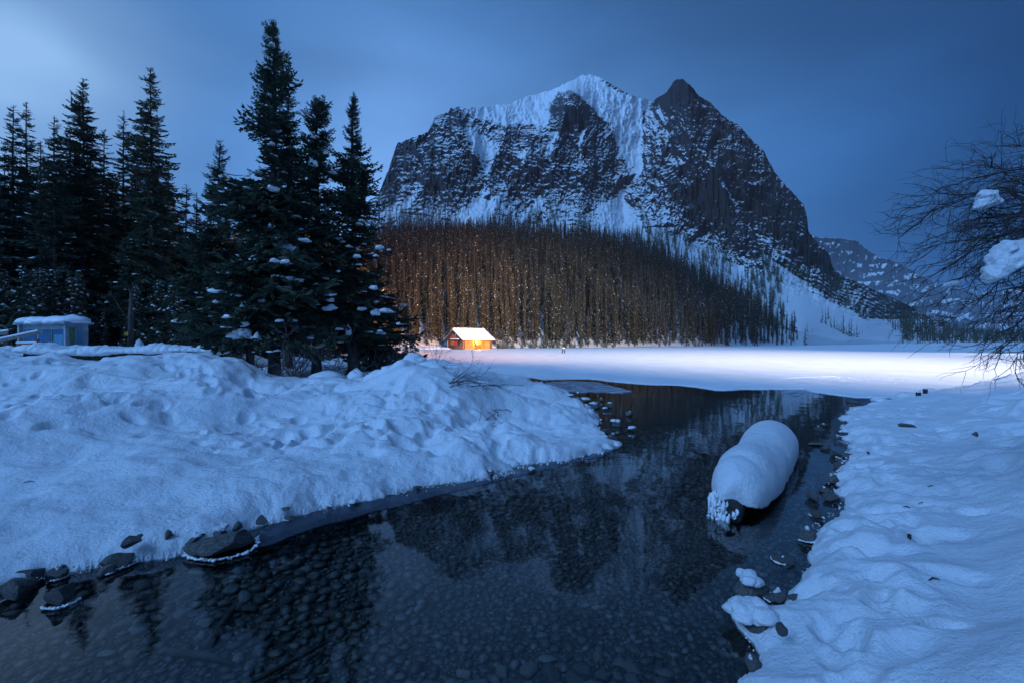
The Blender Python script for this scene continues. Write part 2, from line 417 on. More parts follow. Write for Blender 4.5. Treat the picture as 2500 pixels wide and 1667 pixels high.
X, Y = polar(-1.9, 0.32, 1000, 2.2, 160, 780)
LZ, LS = land(X, Y, LEFT, LPTS, .20, .9, LPR, 11)
m = (LS > -0.6) & ~((Y > 165))
V = np.stack([X, Y, LZ], -1).reshape(-1, 3)
V_, F_ = compact(V, grid_faces(*X.shape, m))
tag(link("snow_bank", mesh_np("snow_bank", V_, F_, mats=[M_SNOW])), kind="structure")
LGRID = (X, Y, LZ)
X, Y = polar(0.22, 1.75, 760, 1.15, 34, 640)
RZ, RS = land(X, Y, RIGHT, RPTS, .20, .50, RPR, 31, .30 + .70 * sstep(.13, .26, np.abs(X / Y - .90)) + 0 * Y)
V = np.stack([X, Y, RZ], -1).reshape(-1, 3)
V_, F_ = compact(V, grid_faces(*X.shape, RS > -0.6))
tag(link("snow_path", mesh_np("snow_path", V_, F_, mats=[M_SNOW])), kind="structure")
# the bank goes on behind and beside the viewer
xb, yb = np.meshgrid(np.linspace(0.9, 60, 60), np.linspace(-25, 1.3, 30))
zb = 0.34 + 0.1 * fbm(xb * .5, yb * .5, o=3, seed=3) + 0.02 * (xb - .9) - .35 * np.exp(-(xb - .9) * 3)
tag(link("snow_path", mesh_np("snow_path", np.stack([xb, yb, zb - .015], -1).reshape(-1, 3), grid_faces(30, 60), mats=[M_SNOW])), kind="structure")
def ground_z(x, y):
    """height of the snow at a world point"""
    gx, gy, gz = LGRID
    u = x / y
    if u < 0.32 and y > 2.2:
        j = (u + 1.9) / 2.22 * 999; i = math.log(y / 2.2) / math.log(160 / 2.2) * 779
        i, j = int(min(max(round(i), 0), 779)), int(min(max(round(j), 0), 999))
        if LS[i, j] > 0: return float(gz[i, j])
    if u > .22 and y < 34:
        j = (u - .22) / 1.53 * 759; i = math.log(max(y, 1.15) / 1.15) / math.log(34 / 1.15) * 639
        i, j = int(min(max(round(i), 0), 639)), int(min(max(round(j), 0), 759))
        if RS[i, j] > 0: return float(RZ[i, j])
    return 0.05

# frozen lake: a sheet of snowed-over ice ending in an open edge towards the stream
EDGE = W([(1185, 932), (1262, 929), (1300, 921), (1330, 926), (1392, 924), (1440, 924), (1480, 929), (1530, 934), (1585, 938), (1650, 939), (1700, 944), (1745, 951), (1770, 952), (1800, 950), (1870, 949),
          (1960, 949), (1985, 955), (2030, 962), (2090, 969), (2150, 971), (2200, 970)])
far = [(2600, 14), (4200, 500), (4200, 4200), (-900, 4200), (-900, 120), (-60, 110), (-30, 60), (-14, 40), (-6, 24)]
LAKE = EDGE + [(22, 17.5), (34, 17)] + far
u = np.concatenate([np.linspace(-2.2, -.32, 60), np.linspace(-.32, 1.1, 700)[1:], np.linspace(1.1, 3, 50)[1:]])
Yr = np.exp(np.concatenate([np.linspace(math.log(14), math.log(45), 420), np.linspace(math.log(45), math.log(4200), 260)[1:]]))
UU, YY = np.meshgrid(u, Yr); XX = UU * YY
sl = sdist(XX, YY, LAKE) + .10 * fbm(XX * 1.3, YY * 1.3, o=3, seed=41) + .05 * fbm(XX * 6, YY * 3, o=2, seed=42)
near = np.exp(-YY / 60)
z = 0.035 * np.clip(sl / .06, 0, 1) ** .5 + .012 * np.clip(sl / 1.5, 0, 1) + near * .012 * fbm(XX * 2, YY * 2, o=3, seed=43) * sstep(.1, 1, sl) + .02 * np.clip(sl / 8, 0, 1) * (fbm(XX * .2, YY * .08, o=3, seed=44) + .6)
# refrozen leads and rubble out on the ice
def lead(pts, w):
    d = seg_dist(XX, YY, W(pts)) + .05 * fbm(XX * 3, YY * 3, o=2, seed=47)
    return sstep(w, w * .4, d)
LEADS = [([(1918, 925), (1960, 923), (2040, 921)], .10), ([(2040, 921), (2070, 923)], .05), ([(2060, 931), (2110, 931)], .05), ([(2180, 925), (2225, 930)], .06), ([(2150, 938), (2190, 939)], .05)]
ld = np.zeros_like(z)
for p_, w_ in LEADS: ld = np.maximum(ld, lead(p_, w_))
rub = np.exp(-((XX - 15.5) / 5.5) ** 2 - ((YY - 25) / 3.0) ** 2)
z += rub * .07 * np.maximum(fbm(XX * 2.4, YY * 1.3, o=4, seed=48), 0) * (1 - ld)
z = np.where(sl > 0, np.maximum(z, .02), -.04)
z = z * (1 - ld) + ld * -.03
V = np.stack([XX, YY, z], -1).reshape(-1, 3)
V_, F_ = compact(V, grid_faces(*XX.shape, sl > 0))
t = NT("lake_snow"); v = t.coord(kind="Pos")
n1 = t.noise(.55, 4, .6, t.coord((1, .35, 1), kind="Pos")); n2 = t.noise(11, 5, .7, v); n3 = t.noise(90, 2, .6, v)
c = t.mix(t.ramp(n1, .35, .65), (.76, .79, .84), (.86, .87, .89))
b = t.pbsdf(Base_Color=c, Roughness=.6); b.inputs["Specular IOR Level"].default_value = .2
nb = t.bump(n1, .5, .10); nb = t.bump(n2, .6, .03, nb); nb = t.bump(n3, .4, .006, nb); t.put(b.inputs["Normal"], nb)
M_LAKE = t.done(b)
tag(link("frozen_lake", mesh_np("frozen_lake", V_, F_, mats=[M_LAKE])), kind="structure")

# stream bed
X, Y = polar(-2.4, 1.25, 480, 1.0, 46, 300)
X = X; dsh = np.minimum(-sdist(X, Y, LEFT), -sdist(X, Y, RIGHT))
bz = -0.10 - 0.24 * (1 - np.exp(-np.maximum(dsh, 0) / .9)) + .035 * fbm(X * 1.3, Y * 1.3, o=4, seed=60)
BEDZ = lambda x, y, d: -0.10 - 0.24 * (1 - np.exp(-np.maximum(d, 0) / .9)) + .035 * fbm(x * 1.3, y * 1.3, o=4, seed=60)
t = NT("stream_bed"); v = t.coord(kind="Pos")
vo = t.node("ShaderNodeTexVoronoi", {"Vector": v, "Scale": 26.0}); vo2 = t.node("ShaderNodeTexVoronoi", {"Vector": v, "Scale": 55.0})
cb = t.mix(t.ramp(vo.outputs["Distance"], .15, .55), (.20, .19, .16), (.05, .047, .04))
hs = t.node("ShaderNodeSeparateColor", {0: vo.outputs["Color"]})
cb = t.mix(t.math('MULTIPLY', hs.outputs[0], .55), cb, (.035, .034, .03))
cb = t.mix(t.ramp(t.noise(.9, 4, .6, v), .52, .66), cb, (.020, .022, .010))
b = t.pbsdf(Base_Color=cb, Roughness=.7)
t.put(b.inputs["Normal"], t.bump(vo.outputs["Distance"], -1.0, .03, t.bump(vo2.outputs["Distance"], -.6, .012)))
M_BED = t.done(b)
bed = tag(link("stream_bed", mesh_np("stream_bed", np.stack([X, Y, bz], -1).reshape(-1, 3), grid_faces(*X.shape), mats=[M_BED])), kind="structure")

# water surface
t = NT("water"); v = t.coord((1.0, .8, 1), kind="Pos")
r1 = t.noise(.9, 2, .5, v); r2 = t.noise(5.0, 2, .5, v)
nb = t.bump(r1, .35, .020); nb = t.bump(r2, .22, .0035, nb)
fr = t.node("ShaderNodeFresnel", {"IOR": 1.33, "Normal": nb})
gl = t.node("ShaderNodeBsdfAnisotropic" if False else "ShaderNodeBsdfGlossy", {"Color": (.95, .97, 1), "Roughness": .035, "Normal": nb})
tr = t.node("ShaderNodeBsdfTransparent", {"Color": (.90, .93, .93)})
mx = t.node("ShaderNodeMixShader", {0: fr.outputs[0], 1: tr.outputs[0], 2: gl.outputs[0]})
M_WATER = t.done(mx)
ex, ey = np.meshgrid(np.linspace(-14, 2.5, 60), np.linspace(-9, 1.6, 40))
ed_ = np.minimum(-sdist(ex, ey, LEFT), -sdist(ex, ey, RIGHT))
tag(link("stream_bed", mesh_np("stream_bed", np.stack([ex, ey, BEDZ(ex, ey, ed_) - .03], -1).reshape(-1, 3), grid_faces(*ex.shape), mats=[M_BED])), kind="structure")
gx, gy = np.meshgrid(np.linspace(-30, 40, 15), np.linspace(-9, 44, 12))
tag(link("stream_water", mesh_np("stream_water", np.stack([gx, gy, gx * 0], -1).reshape(-1, 3), grid_faces(12, 15), mats=[M_WATER])), kind="structure")
# ================================================================== mountain, far shore
SKY = [(-400, 800), (0, 770), (300, 740), (500, 690), (700, 590), (800, 530), (900, 492), (924, 475), (948, 417), (969, 352), (991, 341), (1027, 331), (1045, 323), (1063, 284), (1082, 278), (1096, 273), (1100, 261), (1128, 264), (1175, 263), (1211, 255),
       (1248, 253), (1284, 235), (1320, 228), (1356, 215), (1403, 193), (1417, 185), (1443, 183), (1464, 190), (1500, 210), (1537, 230), (1575, 243), (1594, 248), (1609, 237), (1631, 222), (1645, 201), (1655, 195), (1663, 193),
       (1682, 203), (1706, 234), (1730, 248), (1768, 286), (1806, 308), (1835, 341), (1864, 370), (1892, 423), (1916, 451), (1940, 475), (1962, 502), (1971, 533), (1974, 566), (1993, 590), (2026, 621), (2031, 647), (2041, 664),
       (2064, 676), (2122, 702), (2170, 724), (2227, 750), (2275, 779), (2313, 798), (2360, 812), (2500, 815), (2900, 812)]
D0T = [(-400, 148), (1000, 150), (1100, 156), (1230, 158), (1300, 163), (1500, 190), (1700, 235), (1850, 275), (1960, 315), (2060, 440), (2150, 620), (2215, 800), (2300, 1000), (2500, 1250), (2900, 1400)]
DP = [(500, 690, 900), (500, 600, 900), (700, 590, 950), (924, 475, 1000), (1000, 335, 1120), (1096, 272, 1230), (1250, 253, 1480), (1443, 183, 1850), (1360, 215, 1700), (1598, 248, 1560), (1570, 330, 1330), (1663, 194, 1150), (1663, 330, 1020),
      (1720, 240, 1130), (1768, 286, 1090), (1892, 423, 980), (1971, 533, 930), (2026, 621, 890), (2041, 664, 900), (2122, 700, 1000), (2227, 748, 1130), (2313, 798, 1250), (2500, 815, 1500),
      (700, 700, 500), (500, 760, 400), (924, 560, 640), (1100, 560, 640), (1300, 560, 640), (1500, 560, 650), (1600, 570, 660), (1700, 620, 640), (1800, 670, 600), (1900, 730, 520), (2000, 770, 500), (2100, 800, 600),
      (924, 620, 420), (1100, 610, 400), (1300, 610, 400), (1500, 620, 405), (1700, 680, 400), (1850, 750, 370), (1960, 800, 350), (1500, 760, 250), (1200, 760, 190), (1700, 780, 285), (900, 780, 165),
      (1100, 400, 900), (1300, 400, 960), (1450, 400, 1020), (1560, 450, 1010), (1700, 450, 850), (1850, 560, 800), (1950, 640, 780), (1380, 230, 1320), (1400, 300, 1130), (1300, 300, 1250), (1540, 560, 680), (1900, 640, 700), (2050, 720, 760), (2150, 770, 850)]
NU, NV = 980, 500
pxs = np.concatenate([np.linspace(-380, 860, 90), np.linspace(860, 2120, 760)[1:], np.linspace(2120, 2900, 131)[1:]])
NU = len(pxs)
crest = np.interp(pxs, *zip(*SKY))
crest += (4.0 * fbm(pxs / 7, pxs * 0, o=4, g=.7, seed=71) + 2 * fbm(pxs / 30, pxs * 0, o=2, seed=70)) * sstep(2200, 2050, pxs)
D0 = np.interp(pxs, *zip(*D0T))
base = CY + F * (H - .15) / D0
tt = np.linspace(0, 1, NV) ** .96
PX = np.repeat(pxs[None], NV, 0); PY = base[None] * (1 - tt[:, None]) + crest[None] * tt[:, None]
pts = [(a, b, math.log(d)) for a, b, d in DP] + [(p, CY + F * (H - .15) / d, math.log(d)) for p, d in D0T if p >= 400]
LD = tps(pts, PX, PY, 2e-4)
k = sstep(0, .12, tt)[:, None]
LD = LD * k + np.log(D0)[None] * (1 - k)
DD = np.exp(LD)
s_ = (CY - PY) / F; mx_ = np.interp(pxs, [1650, 2000], [.34, .62])[None]
DD = np.maximum(DD, np.where(s_ < mx_ * .7, (D0[None] + (H - .15) / mx_) / (1 - np.minimum(s_, mx_ * .7) / mx_), D0[None]))
DD = np.maximum(DD, D0[None])
def c2(*a): return [(850 + x / 2.767, 150 + y / 2.767) for x, y in a]
def c3(*a): return [(1500 + x / 2.0906, 150 + y / 2.0906) for x, y in a]
wx = 14 * fbm(PX / 60, PY / 60, o=3, seed=72); wy = 12 * fbm(PX / 60, PY / 60, o=3, seed=73)
QX, QY = PX + wx, PY + wy
# ridges (negative: towards the viewer) and gullies (positive)
FEAT = [(c2((1400, 200), (1480, 330), (1420, 480), (1380, 640), (1360, 760)), 26, -.055), (c2((1480, 200), (1560, 380), (1600, 560), (1600, 900)), 26, -.045),
        (c2((1390, 430), (1360, 560), (1350, 700)), 9, .035), (c2((1570, 470), (1580, 600), (1585, 700)), 7, .03),
        (c2((2040, 300), (1980, 520), (1940, 760), (1870, 900), (1850, 1100)), 24, .095), (c2((690, 310), (760, 480), (830, 620)), 22, -.045),
        (c2((1080, 450), (1030, 600), (960, 780), (900, 900)), 18, -.040), (c2((880, 420), (960, 620), (950, 780), (880, 960)), 20, .035),
        (c2((1240, 520), (1180, 680), (1060, 900)), 20, -.03), (c2((340, 560), (300, 760), (260, 900)), 18, -.03), (c2((560, 480), (470, 700), (400, 900)), 18, .02),
        (c3((340, 100), (380, 300), (470, 480), (560, 700), (620, 900), (730, 1000)), 30, -.075), (c3((180, 300), (150, 500), (100, 700)), 22, -.035),
        (c3((690, 390), (760, 600), (900, 800), (1060, 1020)), 24, -.03), (c3((420, 330), (560, 560), (700, 760), (860, 930)), 20, .03),
        (c3((730, 980), (900, 1090), (1150, 1300), (1450, 1430)), 20, .02)]
rel = np.zeros_like(PX)
for P_, w_, a_ in FEAT:
    d = seg_dist(QX, QY, P_); rel += a_ * np.exp(-np.abs(d / w_) ** 1.4)
up = sstep(575, 520, PY) * sstep(860, 930, PX); right = sstep(1750, 1900, PX) * sstep(850, 700, PY + (PX - 1900) * -.45)
rocky = np.clip(sstep(600, 545, PY + np.maximum(PX - 1600, 0) * -.42) , 0, 1)
ridg = lambda x, y, s, o=4: 1 - 2 * np.abs(fbm(x, y, o=o, seed=s))
b1 = ridg(QX / 66, QY / 120, 80); b2 = ridg(QX / 26, QY / 44, 81); b3 = ridg(PX / 9 + wx / 20, PY / 16, 82, 3)
rel += -rocky * (.036 * (b1 - .3) + .021 * (b2 - .3) + .012 * (b3 - .3) + .008 * fbm(PX / 4.2, PY / 3.0, o=3, seed=83))
DD = DD * (1 + rel)
# bedding planes, dipping to the right
ZZ = H + (CY - PY) / F * DD
ph = (ZZ + .24 * (PX - 1250) / F * DD) / 15.0 + 1.3 * fbm(PX / 120, PY / 120, o=3, seed=84)
saw = ph - np.floor(ph)
st_amt = rocky * (.62 + .38 * sstep(1650, 1350, PX)) * (.4 + .6 * sstep(-.2, .3, fbm(PX / 90, PY / 50, o=2, seed=85)))
DD += st_amt * 12.0 * (saw ** 1.6 - .4)
ph2 = ph * 3.1; DD += st_amt * 2.6 * ((ph2 - np.floor(ph2)) - .5)
DD = np.maximum.accumulate(DD + np.arange(NV)[:, None] * 1e-3, 0)
VX = (PX - CX) / F * DD; VY = DD; VZ = H + (CY - PY) / F * DD
# roll the crest over to a back slope
ext = 6
bx = np.stack([VX[-1] * (1 + .05 * (i + 1)) for i in range(ext)]); by = np.stack([VY[-1] * (1 + .05 * (i + 1)) for i in range(ext)])
bz_ = np.stack([VZ[-1] - .055 * (i + 1) ** 1.15 * VY[-1] * .8 for i in range(ext)])
AX, AY, AZ = np.vstack([VX, bx]), np.vstack([VY, by]), np.vstack([VZ, bz_])
# slope -> where snow can lie
P3 = np.stack([VX, VY, VZ], -1)
du = np.gradient(P3, axis=1); dv = np.gradient(P3, axis=0)
nrm = np.cross(du, dv); nrm /= np.linalg.norm(nrm, axis=-1, keepdims=True) + 1e-9
nz = np.abs(nrm[..., 2])
def blob(poly, soft, amp):
    d = sdist(QX, QY, poly); return amp * sstep(-soft, soft, d)
bias = np.zeros_like(PX)
SNOWP = [c2((1000, 300), (1250, 240), (1400, 185), (1530, 120), (1600, 90), (1640, 90), (1900, 220), (2070, 270), (2000, 340), (1985, 480), (1995, 600), (1970, 700), (1930, 770), (1880, 660), (1760, 450), (1600, 290), (1500, 200), (1400, 215), (1340, 330), (1325, 430), (1200, 420), (1020, 430), (860, 370), (800, 330)),
         c2((810, 460), (900, 500), (1040, 570), (1010, 670), (960, 780), (880, 700), (820, 600)), c2((1140, 600), (1240, 560), (1220, 640), (1170, 680)),
         c2((460, 850), (400, 870), (300, 980), (200, 1070), (260, 1100), (400, 980)), c2((920, 860), (940, 900), (900, 960), (1060, 920), (1000, 1020), (960, 1060), (760, 1140), (690, 1120), (800, 980), (860, 900)),
         c2((1870, 800), (1900, 980), (1990, 1130), (1890, 1180), (1600, 1170), (1720, 1050), (1640, 1030), (1780, 950), (1850, 900)),
         c2((1345, 470), (1390, 470), (1370, 600), (1355, 700), (1330, 700), (1345, 600)), c2((1570, 480), (1590, 480), (1595, 700), (1575, 700)),
         [(1853, 610), (1900, 648), (1980, 700), (2060, 752), (2140, 800), (2225, 845), (1965, 845), (1925, 790), (1880, 700), (1850, 650)],
         c2((1240, 960), (1330, 880), (1300, 960), (1200, 1090), (1180, 1080))]
for q in SNOWP: bias += blob(q, 5, .85)
ROCKP = [c3((335, 92), (380, 110), (480, 205), (560, 285), (700, 400), (820, 570), (920, 680), (985, 800), (1030, 920), (1110, 1000), (1110, 1060), (1000, 1010), (880, 930), (760, 830), (735, 985), (690, 960), (560, 900), (420, 850), (350, 760), (350, 640), (480, 620), (520, 590), (450, 430), (350, 330), (290, 180)),
         c2((1400, 200), (1490, 200), (1600, 300), (1760, 440), (1620, 450), (1560, 440), (1480, 420), (1420, 420), (1330, 430), (1350, 320)), c2((680, 308), (780, 320), (830, 380), (770, 440), (700, 420), (600, 400), (600, 370)),
         c2((1530, 120), (1640, 90), (1700, 130), (1680, 170), (1560, 170)), c2((1100, 430), (1240, 430), (1230, 560), (1120, 500)), c2((330, 545), (400, 540), (490, 640), (400, 670), (310, 650)),
         c2((1030, 580), (1180, 680), (1160, 700), (1020, 640))]
for i, q in enumerate(ROCKP): bias -= blob(q, 6, .13 if i == 0 else .20)
for P_, w_, a_ in [(c3((520, 610), (600, 670), (640, 720)), 6, .8), (c3((715, 870), (780, 930), (860, 1000), (1000, 1080)), 5, .5), (c3((400, 205), (470, 240)), 4, .35), (c3((300, 520), (420, 500), (500, 570)), 9, .30),
                   (c3((430, 950), (600, 1010), (760, 1080), (830, 1180)), 10, .3), (c3((250, 780), (450, 900)), 10, .25), (c3((960, 730), (985, 780)), 4, .2)]:
    bias += a_ * np.exp(-(seg_dist(QX, QY, P_) / w_) ** 2)
ledge = np.exp(-((saw - .80) / .16) ** 2) + .5 * np.exp(-(((ph * 3.1) % 1.0 - .75) / .2) ** 2)
bias += st_amt * (.36 * ledge * (.5 + 1.2 * sstep(-.3, .4, fbm(PX / 40, PY / 14, o=3, seed=86))) - .15)
bias += .10 * rocky * sstep(1680, 1600, PX)
bias -= .10 * rocky + -.02 * rocky + .10 * rocky * sstep(300, 420, PY + np.maximum(PX - 1650, 0) * -.5)
bias += .9 * (1 - rocky)           # snow covered forest floor and scree below the cliffs
bias = np.where(PY > 780, 1.2, bias)
snow = nz + bias * .9
brown = sstep(1640, 1760, PX) * rocky
V = np.stack([AX, AY, AZ], -1).reshape(-1, 3)
pad = lambda a: np.vstack([a, np.repeat(a[-1:], ext, 0)]).ravel()
me = mesh_np("mountain", V, grid_faces(NV + ext, NU))
set_attr(me, "snow", pad(snow)); set_attr(me, "brown", pad(brown))
t = NT("mountain"); v = t.coord(kind="Pos")
at = t.node("ShaderNodeAttribute", attribute_name="snow"); ab = t.node("ShaderNodeAttribute", attribute_name="brown")
n1 = t.noise(.060, 7, .74, t.coord((1, 1, 2.4), rot=(0, R(13), 0), kind="Pos")); n2 = t.noise(.25, 5, .7, t.coord((1, 1, .6), kind="Pos"))
ma = t.node("ShaderNodeMath", {0: n1, 1: 1.7, 2: -.85}, operation='MULTIPLY_ADD'); mb_ = t.node("ShaderNodeMath", {0: n2, 1: .9, 2: -.45}, operation='MULTIPLY_ADD')
sv = t.math('ADD', at.outputs["Fac"], t.math('ADD', ma.outputs[0], mb_.outputs[0]))
cover = t.ramp(sv, .615, .675)
rk = t.mix(t.ramp(t.noise(.03, 6, .65, t.coord((1, 1, 2.5), kind="Pos")), .35, .65), (.012, .013, .015), (.044, .045, .050))
rk = t.mix(ab.outputs["Fac"], rk, t.mix(t.ramp(t.noise(.035, 5, .65, t.coord((1.6, 1.6, .7), kind="Pos")), .38, .66), (.012, .012, .013), (.056, .046, .043)))
cm = t.mix(cover, rk, (.88, .89, .92))
b = t.pbsdf(Base_Color=cm, Roughness=.85)
t.put(b.inputs["Normal"], t.bump(n2, .6, 3.0, t.bump(n1, .6, 8.0)))
me.materials.append(t.done(b))
mountain = tag(link("mountain", me), kind="structure")
MP = (PX, PY, VX, VY, VZ, snow, rocky)
def mountain_at(px, py):
    """world point of the terrain under a photo direction"""
    j = int(np.clip(np.searchsorted(pxs, px), 0, NU - 1)); col = PY[:, j]
    i = int(np.clip(np.searchsorted(-col, -py), 0, NV - 1)); return VX[i, j], VY[i, j], VZ[i, j]

# ---- the peak at the head of the valley, half lost in cloud
def ridge_layer(name, sky, D, depth, seed, stepz, mat, basepy=840, nu=260, nv=170):
    px = np.linspace(sky[0][0], sky[-1][0], nu); cr = np.interp(px, *zip(*sky)) + 2.0 * fbm(px / 12, px * 0, o=3, seed=seed)
    t_ = np.linspace(0, 1, nv); PX_ = np.repeat(px[None], nv, 0); PY_ = basepy * (1 - t_[:, None]) + cr[None] * t_[:, None]
    D_ = D + depth * t_[:, None] + 0 * PX_ + D * .05 * ridg(PX_ / 45, PY_ / 120, seed + 1) + D * .012 * ridg(PX_ / 14, PY_ / 24, seed + 2)
    Z_ = H + (CY - PY_) / F * D_; ph_ = Z_ / stepz + .5 * fbm(PX_ / 90, PY_ / 90, o=2, seed=seed + 3)
    D_ = np.maximum.accumulate(D_ + stepz * 1.1 * (ph_ - np.floor(ph_)), 0)
    A = np.stack([(PX_ - CX) / F * D_, D_, H + (CY - PY_) / F * D_], -1)
    B = np.stack([A[-1] * np.array([1.1, 1.1, .85])]) 
    A = np.concatenate([A, B], 0)
    P_ = A; n_ = np.cross(np.gradient(P_, axis=1), np.gradient(P_, axis=0)); n_ /= np.linalg.norm(n_, axis=-1, keepdims=True) + 1e-9
    me_ = mesh_np(name, A.reshape(-1, 3), grid_faces(nv + 1, nu), mats=[mat])
    set_attr(me_, "snow", (np.abs(n_[..., 2]) + .04).ravel()); set_attr(me_, "brown", np.zeros(A.shape[0] * A.shape[1]))
    return tag(link(name, me_), kind="structure")
MM = me.materials[0]
ridge_layer("distant_peak", [(1900, 560), (1985, 575), (2003, 580), (2060, 582), (2095, 590), (2110, 605), (2145, 628), (2190, 640), (2205, 665), (2235, 720), (2260, 770), (2330, 800), (2420, 838)], 7600, 1300, 90, 190, MM)
ridge_layer("distant_ridge", [(2120, 660), (2150, 645), (2185, 638), (2230, 662), (2300, 700), (2400, 715), (2500, 700), (2600, 705), (2700, 720)], 9300, 1000, 95, 320, MM)
# ================================================================== conifers
def diamonds(a, b, w, out, crossed=True, r=None):
    """needle covered twigs: slim crossed blades from a to b (arrays n,3), half width w (n)"""
    d = b - a; L = np.linalg.norm(d, axis=1, keepdims=True) + 1e-9; d = d / L
    up = np.where(np.abs(d[:, 2:3]) > .9, np.array([[1., 0, 0]]), np.array([[0, 0, 1.]]))
    s = np.cross(d, up); s /= np.linalg.norm(s, axis=1, keepdims=True); u = np.cross(s, d)
    mid = a + (b - a) * .55; w = w[:, None]
    for ax in ((s + .35 * u, u - .35 * s) if crossed else (s,)):
        V = np.stack([a, mid + ax * w, b, mid - ax * w], 1).reshape(-1, 3)
        out.append(V)
def quads_mesh(blocks):
    V = np.vstack(blocks); n = len(V) // 4
    return V, np.arange(n * 4).reshape(n, 4)
def make_spray(rng, n1=9, n2=4, droop=.18, w=.020, upturn=.12, sub=True):
    """one flat branch spray of unit length along +x"""
    A, B, Wd = [], [], []
    f = lambda t: np.array([t, .03 * math.sin(t * 5), -droop * t * t + upturn * t ** 4 * 2])
    for i in range(8):
        A.append(f(i / 8)); B.append(f((i + 1.35) / 8)); Wd.append(w * 1.15)
    for i in range(n1):
        t0 = .10 + .86 * i / n1 + rng.uniform(-.03, .03)
        for sg in (-1, 1):
            if rng.random() < .1: continue
            L = (.40 * (1 - t0) ** .8 + .07) * rng.uniform(.65, 1.2); an = R(rng.uniform(38, 62))
            d = np.array([math.cos(an), sg * math.sin(an), rng.uniform(-.32, .10)]); p = f(t0)
            nseg = 2 if L > .2 else 1
            for k in range(nseg):
                A.append(p + d * L * k / nseg); B.append(p + d * L * (k + 1.2) / nseg + np.array([0, 0, -.02 * k])); Wd.append(w)
            if sub:
                for k in range(n2):
                    if L < .12: break
                    q = p + d * L * (.25 + .7 * k / n2); s2 = rng.choice((-1, 1)); a2 = an * sg + s2 * R(50)
                    d2 = np.array([math.cos(a2), math.sin(a2), rng.uniform(-.4, .15)]); l2 = L * .34 * rng.uniform(.6, 1.2)
                    A.append(q); B.append(q + d2 * l2); Wd.append(w * .8)
    out = []; diamonds(np.array(A), np.array(B), np.array(Wd), out)
    return quads_mesh(out)
def crown(rng, h, rad, prof, nb, z0, tops=1, sprays=None, up_top=35, down_low=-18, irreg=.3, thin=None, snowprob=.1):
    """returns foliage (V, quads) and the places where snow can lie"""
    Vs, Fs, n, snow, sticks = [], [], 0, [], []
    zs = z0 + (h - z0) * np.sort(rng.random(nb) ** .92)
    lump = rng.uniform(0, 100)
    for i, z in enumerate(zs):
        t = (z - z0) / (h - z0)
        az = rng.uniform(0, 2 * math.pi)
        r_ = rad * prof(t) * (1 + irreg * vnoise(np.array([az * 1.1 + lump]), np.array([z * 1.3]))[0] * 1.4) * rng.uniform(.50, 1.18)
        if thin is not None and rng.random() < thin(t, az): continue
        r_ = max(r_, .10)
        pitch = R(down_low + (up_top - down_low) * t ** 1.6 + rng.uniform(-9, 9))
        V, Fq = sprays[rng.integers(len(sprays))]
        S = V * np.array([r_, r_ * rng.uniform(.75, 1.05), r_ * .9])
        roll = rng.uniform(-.5, .5); c, s = math.cos(roll), math.sin(roll)
        S = np.stack([S[:, 0], S[:, 1] * c - S[:, 2] * s, S[:, 1] * s + S[:, 2] * c], 1)
        c, s = math.cos(pitch), math.sin(pitch); S = np.stack([S[:, 0] * c - S[:, 2] * s, S[:, 1], S[:, 0] * s + S[:, 2] * c], 1)
        c, s = math.cos(az), math.sin(az); S = np.stack([S[:, 0] * c - S[:, 1] * s, S[:, 0] * s + S[:, 1] * c, S[:, 2] + z], 1)
        Vs.append(S); Fs.append(Fq + n); n += len(S)
        if rng.random() < snowprob * (1.25 - t):
            q = rng.uniform(.5, .95); snow.append((math.cos(az) * r_ * q * math.cos(pitch), math.sin(az) * r_ * q * math.cos(pitch), z + r_ * q * math.sin(pitch) - .12 * r_ * q * q, r_, az))
    # leading shoot
    A = np.array([[0, 0, h - .5 - .18 * k] for k in range(3)]); B = A + np.array([[.02, .01, .62], [.03, -.02, .4], [-.02, .02, .3]])
    o = []; diamonds(A, B, np.full(3, .022), o)
    V, Fq = quads_mesh(o); Vs.append(V); Fs.append(Fq + n)
    return np.vstack(Vs), np.vstack(Fs), snow
ICO = {}
def ico(sub):
    if sub not in ICO:
        bm = bmesh.new(); bmesh.ops.create_icosphere(bm, subdivisions=sub, radius=1)
        ICO[sub] = (np.array([v.co[:] for v in bm.verts]), np.array([[v.index for v in f.verts] for f in bm.faces])); bm.free()
    return ICO[sub]
def blob_mesh(name, items, mat, sub=1, seed=0, rough=.3):
    """items: (x, y, z, rx, ry, rz, rot)"""
    V0, F0 = ico(sub); Vs, Fs = [], []
    rg = np.random.default_rng(seed)
    for i, (x, y, z, a, b, c, ro) in enumerate(items):
        k = 1 + rough * vnoise(V0[:, 0] * 1.7 + i * 3.1, V0[:, 1] * 1.7, V0[:, 2] * 1.7 + i, seed)
        k += rough * .4 * vnoise(V0[:, 0] * 4 + i * 3.1, V0[:, 1] * 4, V0[:, 2] * 4 + i, seed + 3)
        P = V0 * k[:, None]; P[:, 2] = np.where(P[:, 2] < 0, P[:, 2] * .45, P[:, 2]); P = P * np.array([a, b, c])
        cs, sn = math.cos(ro), math.sin(ro)
        Vs.append(np.stack([P[:, 0] * cs - P[:, 1] * sn + x, P[:, 0] * sn + P[:, 1] * cs + y, P[:, 2] + z], 1)); Fs.append(F0 + i * len(V0))
    return mesh_np(name, np.vstack(Vs), np.vstack(Fs), mats=[mat])
